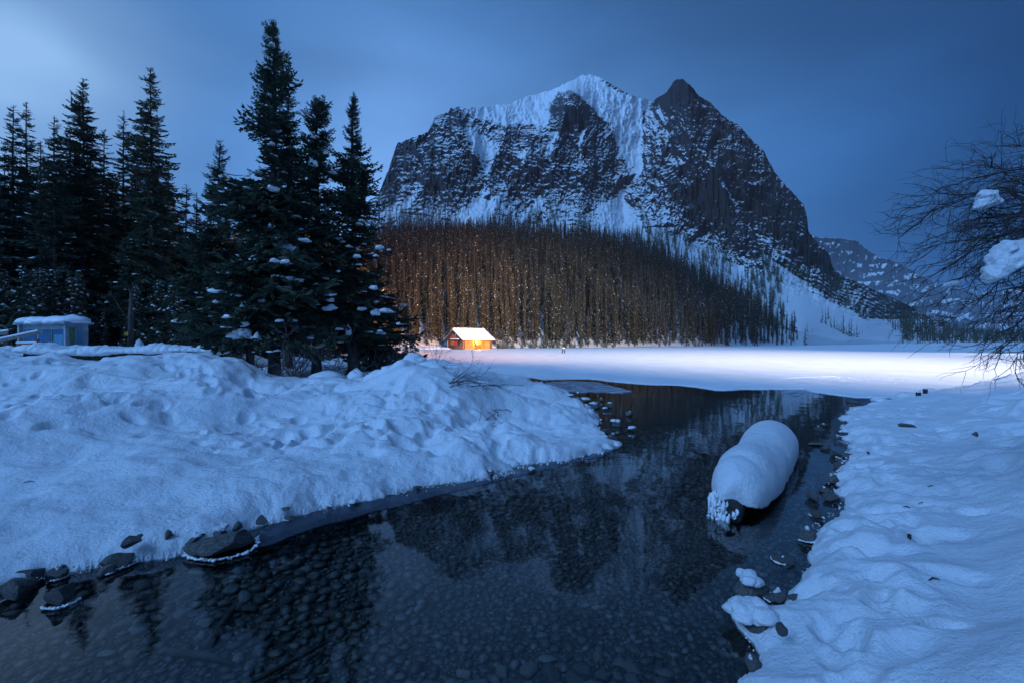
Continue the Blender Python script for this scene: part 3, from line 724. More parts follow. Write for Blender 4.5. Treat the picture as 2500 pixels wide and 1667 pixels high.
def trunk_mesh(h, r0, rng, lean=(0, 0), n=9, dead=0):
    mb = MB(); k = 10; ph = rng.uniform(0, 6)
    pts = [(lean[0] * (i / k) ** 1.5 + .03 * math.sin(i * .9 + ph), lean[1] * (i / k) ** 1.5 + .03 * math.cos(i * .8 + ph), -.4 + (h + .3) * i / k) for i in range(k + 1)]
    mb.tube(pts, [r0 * (1.25 if i == 0 else 1) * (1 - .93 * i / k) + .01 for i in range(k + 1)], n)
    for i in range(dead):                          # bare stubs on the lower trunk
        z = rng.uniform(.3, h * .45); a = rng.uniform(0, 6.28); L = rng.uniform(.3, 1.1) * (h / 12) ** .5
        p = Vector((0, 0, z)); d = Vector((math.cos(a), math.sin(a), rng.uniform(-.5, .1)))
        mb.tube([p, p + d * L * .5, p + d * L + Vector((0, 0, -.1 * L))], [.016, .010, .004], 4, cap=False)
    return mb.mesh("trunk", [M_BARK], True)

SPR_N = [make_spray(np.random.default_rng(100 + i), 10, 4, .16, .024, .14) for i in range(5)]
SPR_B = [make_spray(np.random.default_rng(130 + i), 8, 2, .22, .034, .10) for i in range(4)]
prof_near = lambda t: (1 - t) ** .78 * (.80 + .35 * math.sin(min(t * 5, 3.1))) + .06
prof_col = lambda t: (1 - t) ** .62 * .95 + .05

def near_spruce(name, px, Yd, top_py, rad, seed, nb, label, clumps=(), prof=prof_near, dense=1.0, z0=.9, irreg=.32, thin=None, r0=.17, spr=None, snowp=.22, lean=(0, 0), dead=14, up_top=38, grp=None, shared=None):
    rng = np.random.default_rng(seed); x = (px - CX) / F * Yd; gz = ground_z(x, Yd) - .05
    h = H - (top_py - CY) / F * Yd - gz
    root = empty(name, (x, Yd, gz), label=label, cat="tree", group=grp)
    V, Fq, snow = crown(rng, h, rad, prof, nb, z0, sprays=spr or SPR_N, irreg=irreg, thin=thin, snowprob=snowp, up_top=up_top)
    k = np.clip(V[:, 2] / h, 0, 1) ** 1.5; V[:, 0] += lean[0] * k; V[:, 1] += lean[1] * k
    link("trunk", trunk_mesh(h, r0, rng, lean, dead=dead), root)
    link("crown", mesh_np("crown", V, Fq, smooth=False, mats=[M_NEEDLE]), root)
    items = []
    for (sx, sy, sz, r_, az) in snow:
        s = rng.uniform(.05, .14) * min(1.4, .6 + r_ * .35)
        for q_ in range(3): items.append((sx + rng.normal(0, .7) * s, sy + rng.normal(0, .7) * s, sz + s * rng.uniform(0, .3), s * rng.uniform(.8, 2.0), s * rng.uniform(.6, 1), s * rng.uniform(.3, .55), az + rng.normal(0, .3)))
    if items: tag(link("snow_load", blob_mesh("snow_load", items, M_SNOWC, 1, seed), root), kind="stuff")
    for j, (cx_, cy_, wpx, hpx) in enumerate(clumps):       # the large pillows of snow, where they hang on the outer boughs
        D = Yd - rad * (.55 if cy_ > 700 else .4); p = PD(cx_, cy_, D) - np.array([x, Yd, gz]); a = wpx / F * D * .62; c = hpx / F * D * .72
        nblob = max(3, int(round(wpx / 9))); it = []
        for q in range(nblob):
            off = (q - (nblob - 1) / 2) / nblob * 1.7
            sz__ = rng.uniform(.5, 1.15); it.append((off * a * .5, rng.uniform(-.25, .25) * a, -off ** 2 * c * .22 + rng.uniform(-.25, .12) * c - .3 * c, a * .60 * sz__, a * .48 * sz__, c * rng.uniform(.55, .85) * sz__, rng.uniform(-.5, .5)))
        link("snow_clump", blob_mesh("snow_clump", it, M_SNOWC, 2, seed * 7 + j, .42), root, loc=tuple(p))
        # the bough that carries it
        mb = MB(); mb.tube([(-p[0] * .98, -p[1] * .98, .35), (-p[0] * .4, -p[1] * .4, .08), (0, 0, -.04)], [.028, .02, .012], 5)
        link("bough", mb.mesh("bough", [M_BARK], True), root, loc=tuple(p))
    return root, h

def conv(l): return [(x / 3.564 + 500, y / 3.564 + 520, w / 3.564, hh / 3.564) for x, y, w, hh in l]
near_spruce("spruce_tree", 668, 16.2, 52, 1.9, 1, 560, "tallest spruce of the clump on the snow bank, spiky top above all other trees", prof=lambda t: (1 - t) ** .72 * .92 + .08,
            clumps=conv([(735, 295, 140, 90), (652, 335, 65, 50), (432, 432, 150, 90), (325, 425, 60, 40), (625, 425, 140, 62), (710, 445, 42, 34), (605, 608, 95, 50), (542, 640, 62, 48), (505, 760, 75, 50),
                           (345, 800, 90, 70), (195, 895, 70, 60), (350, 950, 90, 70), (320, 1050, 170, 90), (445, 1065, 95, 85), (860, 228, 110, 44)]) + [(615, 490, 34, 22), (578, 503, 15, 18), (620, 525, 12, 12)],
            z0=1.75, r0=.21, irreg=.5, snowp=.28)
near_spruce("spruce_tree", 705, 18.2, 200, 1.45, 2, 380, "spruce with a thin pointed tip close behind the tallest one of the snow bank clump", clumps=[(752, 490, 50, 18)], z0=1.7)
near_spruce("spruce_tree", 775, 17.0, 246, 1.6, 3, 400, "spruce with a blunt bushy top standing right of the tallest one in the clump", prof=lambda t: (1 - t) ** .45 * .85 * (.55 + .45 * min(1, abs(t - .72) * 6)) + .1,
            clumps=conv([(1085, 815, 105, 62), (1010, 650, 95, 30), (1160, 505, 34, 30), (985, 795, 60, 20)]) + [(765, 394, 20, 24)], z0=1.7, r0=.17)
near_spruce("spruce_tree", 862, 17.5, 232, 1.6, 4, 480, "rightmost spruce of the snow bank clump, long bare leading shoot over a narrow top",
            clumps=conv([(1325, 365, 80, 52), (1250, 290, 60, 26), (1525, 300, 90, 34), (1605, 320, 45, 22), (1490, 368, 58, 26), (1467, 645, 70, 44), (1375, 825, 80, 40), (1480, 860, 80, 62), (1585, 840, 130, 50), (1250, 1030, 62, 90), (1525, 1015, 55, 36), (1683, 958, 36, 34), (1365, 62, 60, 26), (1440, 68, 40, 16)]),
            prof=lambda t: (1 - t) ** .8 * .85 + .07 + .25 * math.exp(-((t - .62) / .09) ** 2), z0=1.4, r0=.17)
near_spruce("spruce_tree", 536, 23, 345, 1.9, 5, 360, "shorter spruce with snow on its tip shoulders, left of the tallest spruce", clumps=[(545, 432, 34, 12), (560, 463, 40, 12), (604, 428, 18, 8)], z0=.8, snowp=.25)
near_spruce("spruce_tree", 610, 19.5, 560, 1.9, 6, 260, "low bushy young spruce tucked under the left side of the tallest spruce", z0=.9, snowp=.3)
near_spruce("spruce_tree", 925, 19.0, 640, 1.5, 7, 200, "low young spruce at the right foot of the snow bank clump", z0=.3, snowp=.3)

# back rows on the left, 40 to 60 m away
SB = dict(spr=SPR_B, dead=20, r0=.24, z0=3.0, irreg=.28, up_top=24)
for i, (px, Yd, tp, rad, nb, lab) in enumerate([
    (32, 44, 258, 2.5, 300, "tall spruce at the left frame edge, left one of a pair of slim tops"),
    (65, 47, 250, 2.3, 280, "tall spruce near the left frame edge, right one of a pair of slim tops"),
    (133, 42, 285, 2.6, 320, "tall spruce with a slim top just left of the broad topped tree above the kiosk"),
    (203, 45, 193, 3.6, 460, "broad topped tall spruce standing above the kiosk"),
    (302, 50, 272, 2.5, 280, "slim spruce between the broad topped tree and the tall leaning one"),
    (368, 44, 165, 3.2, 420, "tallest tree of the left grove, ragged crown with a notch near the top"),
    (455, 54, 452, 2.6, 240, "low dark spruce in the gap between the left grove and the snow bank clump"),
    (500, 50, 540, 2.6, 240, "short spruce half hidden behind the left side of the snow bank clump"),
    (98, 46, 345, 2.3, 240, "slim dark spruce between the left edge pair and the slim topped tree"),
    (255, 48, 318, 2.6, 260, "spruce leaning close on the right side of the broad topped tree"),
    (335, 52, 330, 2.4, 240, "dark spruce hidden behind the left flank of the tallest grove tree"),
    (410, 50, 400, 2.4, 250, "spruce filling the right shoulder of the tallest grove tree"),
    (170, 50, 300, 2.4, 240, "dark spruce squeezed against the left side of the broad topped tree"),
    (12, 50, 372, 2.2, 200, "dark slim spruce in the shade of the left edge pair, left of them"),
    (225, 54, 395, 2.2, 200, "thin spruce just visible between the broad topped tree and its right neighbour"),
    (282, 56, 430, 2.2, 200, "low slim spruce filling the dip right of the broad topped tree"),
    (118, 54, 400, 2.2, 200, "thin dark spruce behind the slim top left of the broad topped tree"),
    (428, 56, 505, 2.2, 200, "small spruce at the lower right edge of the tallest grove tree"),
    (480, 52, 470, 2.0, 200, "slim small spruce standing just left of the snow shouldered spruce"),
    (-30, 42, 330, 3.0, 260, "spruce cut off by the left frame edge")]):
    near_spruce("spruce_tree", px, Yd, tp, rad * 1.06, 20 + i, nb, lab, grp=None, prof=prof_col if i not in (3,) else (lambda t: (1 - t) ** .7 + .04), snowp=.55 if i != 5 else .35, **SB)

# ---- mid distance: crowns shared between alike trees
def forest_tree(seed, h, rad, nb, z0, w, mat, snowamt, twigs=5, prof=prof_col):
    """one joined low detail spruce: needle fans, bark, snow flecks"""
    rng = np.random.default_rng(seed); A, B, Wd = [], [], []; snow = []
    for i in range(nb):
        t = (i + rng.random()) / nb; z = z0 + (h - z0) * t; az = rng.uniform(0, 6.283)
        r_ = rad * prof(t) * rng.uniform(.6, 1.15) * (1 + .3 * math.sin(az * 2 + seed + z)); pitch = R(-28 + 60 * t ** 2)
        d = np.array([math.cos(az) * math.cos(pitch), math.sin(az) * math.cos(pitch), math.sin(pitch)]); s = np.array([-math.sin(az), math.cos(az), 0]); p = np.array([0, 0, z])
        A.append(p); B.append(p + d * r_); Wd.append(w * .8)
        for k in range(twigs):
            q = .35 + .6 * k / twigs; sg = 1 if k % 2 else -1; L = r_ * (.55 - .35 * q) + .12
            A.append(p + d * r_ * q); B.append(p + d * r_ * q + (d * .5 + s * sg * .85 + np.array([0, 0, rng.uniform(-.6, 0)])) * L); Wd.append(w)
        if rng.random() < snowamt:
            q = rng.uniform(.45, .95); c = p + d * r_ * q + np.array([0, 0, .05]); a = rng.uniform(.05, .19) * (.6 + w * 4)
            snow.append((c, a, s, d))
    out = []; diamonds(np.array(A), np.array(B), np.array(Wd), out); V, Fq = quads_mesh(out)
    mi = np.zeros(len(Fq), int)
    blk, m2 = [V], [mi]; n = len(V); Fs = [Fq]
    for (c, a, s, d) in snow:                      # flecks: little four sided roofs of snow
        o = np.array([0, 0, a * .9]); P = np.array([c - s * a - d * a * .6, c + d * a * .9 - o * .3, c + s * a - d * a * .4, c + o * .6 - d * a * .2])
        blk.append(P); Fs.append(np.array([[n, n + 1, n + 2, n + 3]])); n += 4; m2.append([1])
        P = np.array([c - s * a - d * a * .5 - o * .6, c + d * a * .9 - o * .7, c + s * a * .8 - o * .5, c + o * .5]); blk.append(P); Fs.append(np.array([[n, n + 1, n + 2, n + 3]])); n += 4; m2.append([1])
    k = 5; ang = np.arange(k) * 2 * math.pi / k; r0 = h * .011 + .04
    Tv = np.vstack([np.stack([np.cos(ang) * r0, np.sin(ang) * r0, 0 * ang - 1.5], 1), np.stack([np.cos(ang) * .02, np.sin(ang) * .02, 0 * ang + h], 1)])
    blk.append(Tv); Fs.append(np.array([[n + j, n + (j + 1) % k, n + k + (j + 1) % k, n + k + j] for j in range(k)])); m2.append([2] * k)
    return mesh_np("forest_tree", np.vstack(blk), np.vstack(Fs), smooth=False, mats=[mat, M_SNOWC, M_BARK], midx=np.concatenate([np.asarray(q) for q in m2]))
FT = [forest_tree(200 + i, 20, 1.35 + .22 * (i % 3), 170, 1.8, .13, M_FNEEDLE, .34) for i in range(6)]
FT_DEAD = forest_tree(230, 15, 1.1, 90, 1.0, .10, M_FDEAD, .06)
BUSHY = [forest_tree(240 + i, 7, 1.8, 110, .2, .10, M_NEEDLE, .9, prof=lambda t: (1 - t) ** .8 + .05) for i in range(3)]
# fill of the left grove: trees one can tell apart by their trunks, 50 to 90 m away
rg = np.random.default_rng(55)
GROVE = [forest_tree(260 + i, 20, 3.0, 260, 2.5, .15, M_NEEDLE, .55) for i in range(4)]
gl_tops = [(-250, 420), (0, 400), (60, 420), (130, 400), (210, 380), (300, 420), (350, 400), (420, 470), (470, 560), (530, 540), (640, 500), (900, 560), (960, 620)]
for i in range(90):
    px = rg.uniform(-120, 930); Yd = rg.uniform(52, 100); tp = np.interp(px, *zip(*gl_tops)) + rg.uniform(0, 130)
    x = (px - CX) / F * Yd; gz = max(ground_z(x, Yd), .1); h = H - (tp - CY) / F * Yd - gz
    o = link("spruce_tree", GROVE[i % 4], loc=(x, Yd, gz), rot=(0, 0, rg.uniform(0, 6.28)), scale=(h / 20 * 1.05, h / 20 * 1.05, h / 20))
    tag(o, "dark spruce standing in the dense back rows of the left grove", "tree", "trees in the back rows of the left grove")
for i in range(46):
    px = rg.uniform(-60, 640) if i < 34 else rg.uniform(640, 1010); Yd = rg.uniform(30, 46); x = (px - CX) / F * Yd; s = rg.uniform(.35, .95)
    if i > 33: s *= .6
    o = link("young_spruce", BUSHY[i % 3], loc=(x, Yd, max(ground_z(x, Yd), .05) - .1), rot=(0, 0, rg.uniform(0, 6.28)), scale=(s * 1.1, s * 1.1, s))
    tag(o, "snow laden young spruce in the undergrowth below the left grove", "tree", "young spruces in the undergrowth of the left grove")

# ---- the forest across the lake
FTOP = [(500, 600), (870, 548), (920, 548), (1000, 556), (1100, 566), (1250, 574), (1400, 585), (1520, 600), (1600, 615), (1700, 665), (1780, 705), (1850, 742), (1920, 778), (1955, 812), (1964, 838), (1970, 850)]
cand = []
rg = np.random.default_rng(66)
u_ = rg.uniform(-.62, .605, 110000); v_ = rg.uniform(0, 1, 110000)
for u, v in zip(u_, v_):
    px = CX + F * u; d0 = np.interp(px, *zip(*D0T)); D = d0 + .3 + (v ** .9) * 330
    j = int(np.clip(np.searchsorted(pxs, px), 0, NU - 1)); i = int(np.searchsorted(VY[:, j], D))
    if i >= NV: continue
    py = PY[i, j]
    if py < np.interp(px, *zip(*FTOP)) + 34 * 300 / D * .8: continue
    cand.append((u * D, D, VZ[i, j], px, py))
cand = np.array(cand)
# keep a spacing that thins with distance
keep = []; cell = {}
for n_, (x, y, z, px, py) in enumerate(cand):
    s = 2.55; key = (int(x // s), int(y // s))
    if any((abs(cand[k][0] - x) < s and abs(cand[k][1] - y) < s) for a in (-1, 0, 1) for b_ in (-1, 0, 1) for k in cell.get((key[0] + a, key[1] + b_), ())): continue
    cell.setdefault(key, []).append(n_); keep.append(n_)
cand = cand[keep]
# leave the cabin its clearing
cand = cand[~((np.abs(cand[:, 0] + 12.5) < 13) & (cand[:, 1] < 153))]
order = np.argsort(cand[:, 1] - np.interp(cand[:, 3], *zip(*D0T)))
print("forest trees", len(cand))
vis = [k for k in order if 860 < cand[k][3] < 1985]
front = vis[:150]; fs = set(front); rest = [k for k in range(len(cand)) if k not in fs]
HV = 1 + .30 * fbm(cand[:, 0] / 16, cand[:, 1] / 16, o=2, seed=67)
def fh(k): return np.clip(.48 + .78 * ((k * 0.6180339) % 1.0), .45, 1.3) * np.interp(cand[k][3], [900, 1400, 1800, 1960], [1.0, .98, .85, .6]) * HV[k]
for n_, k in enumerate(front):
    x, y, z, px, py = cand[k]; h = fh(k)
    o = link("spruce_tree", FT[n_ % 6], loc=(x, y, z - .2), rot=(0, 0, (k * 1.7) % 6.28), scale=(h * 1.05, h * 1.05, h))
    zn = int(np.searchsorted([1080, 1205, 1370, 1560, 1760], px)); wh = ["left of the log cabin", "directly behind the log cabin", "just right of the log cabin", "behind the small wooden frame on the ice", "in the middle of the far shore", "at the right end of the forest, next to the scree"][zn]
    tag(o, "slim front row spruce " + wh, "tree", "front row spruces " + wh)
for px, py, D, s in ((966, 790, 125, .95), (938, 770, 128, 1.0), (944, 780, 122, .6)):
    x = (px - CX) / F * D
    lab = {0: "orange lit dead spruce, brightest and right one beside the snow bank clump", 1: "orange lit dead spruce half hidden behind the clump's right edge", 2: "smallest orange lit dead spruce beside the clump's right edge"}[{966: 0, 938: 1, 944: 2}[px]]
    o = link("dead_spruce", FT_DEAD, loc=(x, D, .3), scale=(s * .8, s * .8, s * 1.1)); tag(o, lab, "tree")

def instancer(name, pts, scales, rots, meshes, **kw):
    """a wood too thick to count: one object of points, each carrying a tree"""
    me_ = bpy.data.meshes.new(name); me_.vertices.add(len(pts)); me_.vertices.foreach_set("co", np.asarray(pts, np.float32).ravel())
    for nm, ty, ar in (("sc", 'FLOAT_VECTOR', scales), ("rt", 'FLOAT', rots), ("id", 'INT', np.arange(len(pts)) % len(meshes))):
        a = me_.attributes.new(nm, ty, 'POINT'); a.data.foreach_set("vector" if ty == 'FLOAT_VECTOR' else "value", np.asarray(ar).astype(np.int32 if ty == 'INT' else np.float32).ravel())
    o = link(name, me_)
    ng = bpy.data.node_groups.new(name, 'GeometryNodeTree')
    ng.interface.new_socket("Geometry", in_out='INPUT', socket_type='NodeSocketGeometry'); ng.interface.new_socket("Geometry", in_out='OUTPUT', socket_type='NodeSocketGeometry')
    N, L = ng.nodes, ng.links; gi, go = N.new("NodeGroupInput"), N.new("NodeGroupOutput")
    iop = N.new("GeometryNodeInstanceOnPoints"); L.new(gi.outputs[0], iop.inputs["Points"])
    g2i = N.new("GeometryNodeGeometryToInstance")
    for q, m_ in enumerate(meshes):
        hid = bpy.data.objects.new(name + "_source", m_)          # never linked to the scene: only its mesh is used
        oi = N.new("GeometryNodeObjectInfo"); oi.inputs["Object"].default_value = hid; L.new(oi.outputs["Geometry"], g2i.inputs[0])
    L.new(g2i.outputs[0], iop.inputs["Instance"]); iop.inputs["Pick Instance"].default_value = True
    def na(nm, ty):
        n = N.new("GeometryNodeInputNamedAttribute"); n.data_type = ty; n.inputs["Name"].default_value = nm; return n.outputs[0]
    L.new(na("id", 'INT'), iop.inputs["Instance Index"]); L.new(na("sc", 'FLOAT_VECTOR'), iop.inputs["Scale"])
    cx = N.new("ShaderNodeCombineXYZ"); L.new(na("rt", 'FLOAT'), cx.inputs[2]); L.new(cx.outputs[0], iop.inputs["Rotation"])
    L.new(iop.outputs[0], go.inputs[0])
    md = o.modifiers.new("scatter", 'NODES'); md.node_group = ng
    return tag(o, kind="stuff", **kw)
FT2 = [forest_tree(300 + i, 20, 1.5, 64, 1.8, .20, M_FNEEDLE, .26, 4) for i in range(4)]
pts_ = cand[rest][:, :3] - np.array([0, 0, .3]); hh = np.array([fh(k) for k in rest])
instancer("spruce_forest", pts_, np.stack([hh * 1.05, hh * 1.05, hh], 1), np.arange(len(rest)) * 1.7, FT2, label="mass of slim spruces covering the slope behind the far shore", cat="forest")

# ---- trees clinging to the mountain
MT = []
for i in range(3):
    rng = np.random.default_rng(400 + i); A, B, Wd = [], [], []
    for k in range(22):
        t_ = (k + rng.random()) / 22; az = rng.uniform(0, 6.28); r_ = 2.3 * (1 - t_) ** .7 + .15; z_ = 1 + 14 * t_
        A.append([0, 0, z_]); B.append([math.cos(az) * r_, math.sin(az) * r_, z_ - .9 * (1 - t_)]); Wd.append(.55 * (1 - t_ * .5))
    out = []; diamonds(np.array(A), np.array(B), np.array(Wd), out); V, Fq = quads_mesh(out)
    sp = np.array([[-.35, 0, 0], [.35, 0, 0], [.12, 0, 16], [-.12, 0, 16], [0, -.35, 0], [0, .35, 0], [0, .12, 16], [0, -.12, 16]])
    V = np.vstack([V, sp]); Fq = np.vstack([Fq, [[len(V) - 8, len(V) - 7, len(V) - 6, len(V) - 5], [len(V) - 4, len(V) - 3, len(V) - 2, len(V) - 1]]])
    MT.append(mesh_np("mountain_tree", V, Fq, smooth=False, mats=[M_NEEDLE]))
rg = np.random.default_rng(88)
N_ = 70000
ppx = rg.uniform(860, 2320, N_); ppy = rg.uniform(190, 845, N_)
jj = np.clip(np.searchsorted(pxs, ppx), 0, NU - 1)
ok = ppy > crest[jj] + 3
ii = np.array([int(np.clip(np.searchsorted(-PY[:, j], -y_), 0, NV - 1)) for j, y_ in zip(jj, ppy)])
dens = np.zeros(N_)
def band(poly, amt, soft=8): 
    global dens
    dens = np.maximum(dens, amt * sstep(-soft, soft, sdist(ppx, ppy, poly)))
strk = fbm(ppx / 9, ppy / 60, o=3, seed=91)            # down-slope strips
band([(870, 560), (880, 470), (1000, 455), (1080, 470), (1200, 480), (1400, 470), (1480, 500), (1560, 480), (1620, 540), (1760, 640), (1900, 700), (1960, 780), (1960, 838), (860, 838)], .5, 20)
band([(870, 580), (870, 520), (930, 530), (1000, 505), (1040, 545), (1100, 560), (1200, 520), (1290, 530), (1400, 520), (1440, 565), (1560, 570), (1600, 540), (1700, 610), (1700, 700), (1000, 620)], 1.0, 10)
band(c2((990, 660), (1080, 680), (1230, 600), (1300, 600), (1370, 560), (1450, 560), (1560, 590), (1600, 560), (1700, 590), (1800, 610), (1900, 740), (1780, 690), (1600, 700), (1370, 690), (1250, 680), (1150, 720), (1000, 730)), .95, 5)
band(c2((620, 650), (760, 680), (870, 720), (880, 850), (760, 930), (620, 950), (520, 900), (560, 760)), .8, 10)
band(c2((1600, 760), (1760, 760), (1800, 900), (1700, 980), (1620, 980)), .95, 8); band(c2((1320, 800), (1420, 850), (1460, 1090), (1180, 1120), (1100, 1010)), .8, 8)
band(c2((1890, 860), (1970, 780), (2050, 860), (2100, 960), (1900, 960)), 1.0, 6); band(c2((2000, 330), (2080, 400), (2060, 640), (2150, 780), (1990, 700), (1980, 560)), .42, 6)
band(c2((600, 940), (700, 960), (640, 1110), (420, 1100), (470, 1000)), 1.0, 8); band([(920, 480), (940, 440), (1000, 450), (1000, 520), (900, 560), (880, 500)], .5, 8)
# strips right of the forest and along the foot of the cliffs
band([(1590, 545), (1680, 580), (1790, 620), (1870, 690), (1940, 770), (1952, 800), (1900, 760), (1830, 700), (1700, 640), (1600, 600)], .85, 6)
band([(1853, 625), (1868, 615), (1893, 660), (1925, 700), (1905, 720), (1862, 690), (1852, 660)], 1.0, 3)
band([(1890, 740), (1905, 735), (1950, 765), (1962, 800), (1960, 840), (1945, 820)], 1.0, 4)
band([(1880, 612), (1925, 640), (1990, 690), (2060, 735), (2125, 785), (2130, 800), (2060, 745), (1960, 692)], 1.0, 3)
band([(1985, 660), (2035, 655), (2055, 690), (2110, 740), (2130, 780), (2060, 740)], .55, 4)
band([(2043, 664), (2110, 695), (2170, 722), (2240, 756), (2320, 800), (2290, 800), (2200, 760), (2110, 715), (2050, 682)], 1.0, 3)
band([(2110, 745), (2180, 770), (2260, 795), (2330, 812), (2330, 836), (2240, 836), (2200, 815), (2130, 775)], .95, 4)
band([(2240, 805), (2330, 805), (2330, 842), (2230, 842)], 1.0, 3)
dens *= np.clip(.62 + 1.5 * strk, 0, 1.0) * 1.0
for q in SNOWP: dens *= np.where(inside(ppx, ppy, q) & ((ppx < 1850) | (ppx > 1930) | (ppy > 722)), .04, 1)
inT = inside(ppx, ppy, SNOWP[7])
sel = ok & (rg.random(N_) < dens) & (rg.random(N_) < .62) & ~((ppy > np.interp(ppx, *zip(*FTOP)) + 45) & (ppx < 1960))
sx_, sy_, sz_ = VX[ii[sel], jj[sel]], VY[ii[sel], jj[sel]], VZ[ii[sel], jj[sel]]
hs_ = rg.uniform(.5, 1.05, sel.sum()) * np.interp(ppy[sel], [200, 420, 560, 840], [.45, .75, 1.0, 1.0]) * np.interp(ppx[sel], [1900, 2150, 2320], [1, .95, 1.1])
print("mountain trees", sel.sum())
instancer("mountain_forest", np.stack([sx_, sy_, sz_ - 1], 1), np.stack([hs_ * .9, hs_ * .9, hs_], 1), rg.uniform(0, 6.28, sel.sum()), MT, label="dark conifers clinging to the ledges and ribs of the mountain", cat="forest")
# right hand shore of the lake, far off
NR = 1500; rpx = rg.uniform(2200, 2760, NR); rD = np.interp(rpx, *zip(*D0T)) + rg.uniform(4, 220, NR)
rpts = [( (p - CX) / F * d, d, .5) for p, d in zip(rpx, rD)]
rz_ = []
for p, d in zip(rpx, rD):
    j = int(np.clip(np.searchsorted(pxs, p), 0, NU - 1)); i = int(np.clip(np.searchsorted(VY[:, j], d), 0, NV - 1)); rz_.append(VZ[i, j])
s_ = rg.uniform(.8, 1.5, NR)
instancer("far_shore_forest", np.stack([[q[0] for q in rpts], [q[1] for q in rpts], np.array(rz_) - 1], 1), np.stack([s_, s_, s_ * 1.1], 1), rg.uniform(0, 6.28, NR), MT, label="dark line of conifers along the far right shore of the lake", cat="forest")
# the clump on the scree and a few loners: countable
TALUS = [(2007, 790, 40), (2015, 792, 36), (2022, 782, 38), (2028, 800, 28), (2036, 802, 30), (2042, 806, 26), (2048, 810, 22), (2058, 816, 52), (2053, 812, 30), (2066, 818, 24), (2073, 822, 44), (2078, 822, 46), (2085, 822, 22), (2091, 824, 36), (2098, 818, 14), (2104, 816, 12),
         (1969, 812, 26), (1983, 812, 10), (2034, 812, 8)]
for n_, (px, py, hp) in enumerate(TALUS):
    x, y, z = mountain_at(px, py); s = hp / F * y / 16
    o = link("spruce_tree", MT[n_ % 3], loc=(x, y, z - .5), rot=(0, 0, n_), scale=(s * .8, s * .8, s))
    if n_ < 16: tag(o, "dark spruce in the small clump alone on the white scree slope", "tree", "clump of spruces on the scree slope")
    else: tag(o, ["lone dark spruce on the scree beside the forest's right end", "tiny bush like spruce right of the lone one on the scree", "tiny lone spruce below the left of the scree clump"][n_ - 16], "tree")
# ================================================================== boathouse of logs on the far left shore
M_LOGD = simple("dark_log", (0.10, 0.040, 0.022), (0.20, 0.075, 0.038), 0.75, 2.5, 0.5, 0.02, (1, 1, 1))
M_LOGL = simple("yellow_log", (0.36, 0.17, 0.050), (0.52, 0.27, 0.085), 0.6, 2.5, 0.4, 0.02)  # brighter, yellower logs than dark_log, mainly for the right wall
M_RED = simple("red_paint", (0.30, 0.022, 0.018), (0.42, 0.040, 0.030), 0.6, 2, 0.2, 0.01)
M_BOARD = simple("brown_board", (0.13, 0.050, 0.025), (0.26, 0.10, 0.045), 0.8, 3, 0.4, 0.01)
M_ORANGE = simple("orange_board", (0.50, 0.13, 0.02), (0.60, 0.18, 0.03), 0.7, 3, 0.2, 0.01)
M_DARK = simple("dark_timber", (0.018, 0.014, 0.013), (0.05, 0.036, 0.030), 0.85, 5, 0.5, 0.01)
t = NT("pane_glass"); M_PANE = t.done(t.pbsdf(Base_Color=(.10, .20, .26), Roughness=.08))
t = NT("lamp_glow"); e_ = t.node("ShaderNodeEmission", {"Color": (1, .62, .20), "Strength": 60.0}); M_GLOW = t.done(e_)
th = R(38); CB = Vector((-13.7, 138.0, .10)); UL, WG, HW, RG = 9.4, 8.9, 2.55, 5.45
cab = empty("log_cabin", tuple(CB), th, label="small log boathouse with snowy gable roof, lamp lit yellow on its right wall", cat="cabin")
NL = 11; lr = HW / NL / 2
lw_long = MB()
def log_obj(a, b, r, mat, nm="log"):
    m_ = MB(); m_.tube([a, b], r, 8); return link(nm, m_.mesh(nm, [mat], True), cab)
for k in range(NL):
    z = lr + k * 2 * lr
    log_obj((-.35, 0, z), (UL + .35, 0, z), lr * 1.06, M_LOGL)                    # lamp side
    log_obj((0, -.35, z + lr), (0, 3.3 if 3 < k < 10 else WG + .35, z + lr), lr * 1.06, M_LOGD)      # gable side
    if 3 < k < 10: log_obj((0, 5.6, z + lr), (0, WG + .35, z + lr), lr * 1.06, M_LOGD)
    log_obj((UL, -.35, z + lr), (UL, WG + .3, z + lr), lr * 1.06, M_LOGD); log_obj((-.3, WG, z), (UL + .3, WG, z), lr * 1.06, M_LOGD)
m_ = MB(); m_.box((-.03, 4.45, 1.62), (.10, 2.3, 1.35)); link("shutter", m_.mesh("shutter", [M_RED]), cab)["label"] = "dull red shutter panel"
m_ = MB(); m_.box((-.16, 4.45, 1.05), (.10, 2.4, .12)); m_.build("shutter_sill", M_DARK, cab)
m_ = MB(); m_.box((-.16, 1.35, 1.45), (.10, .95, .85)); wf = m_.build("window", M_DARK, cab); m_ = MB(); m_.box((-.22, 1.35, 1.45), (.03, .62, .62)); m_.build("pane", M_PANE, wf)
m_ = MB(); m_.box((3.05 + 4.8, -.20, 1.1), (1.45, .10, 2.05)); dr = m_.build("door", M_BOARD, cab)
dr.data.materials[0] = M_LOGL
m_ = MB(); m_.box((7.08, -.25, 1.12), (.14, .12, 2.2)); m_.box((8.62, -.25, 1.12), (.14, .12, 2.2)); m_.box((7.85, -.25, 2.25), (1.7, .12, .12)); m_.build("door_frame", M_LOGL, cab)
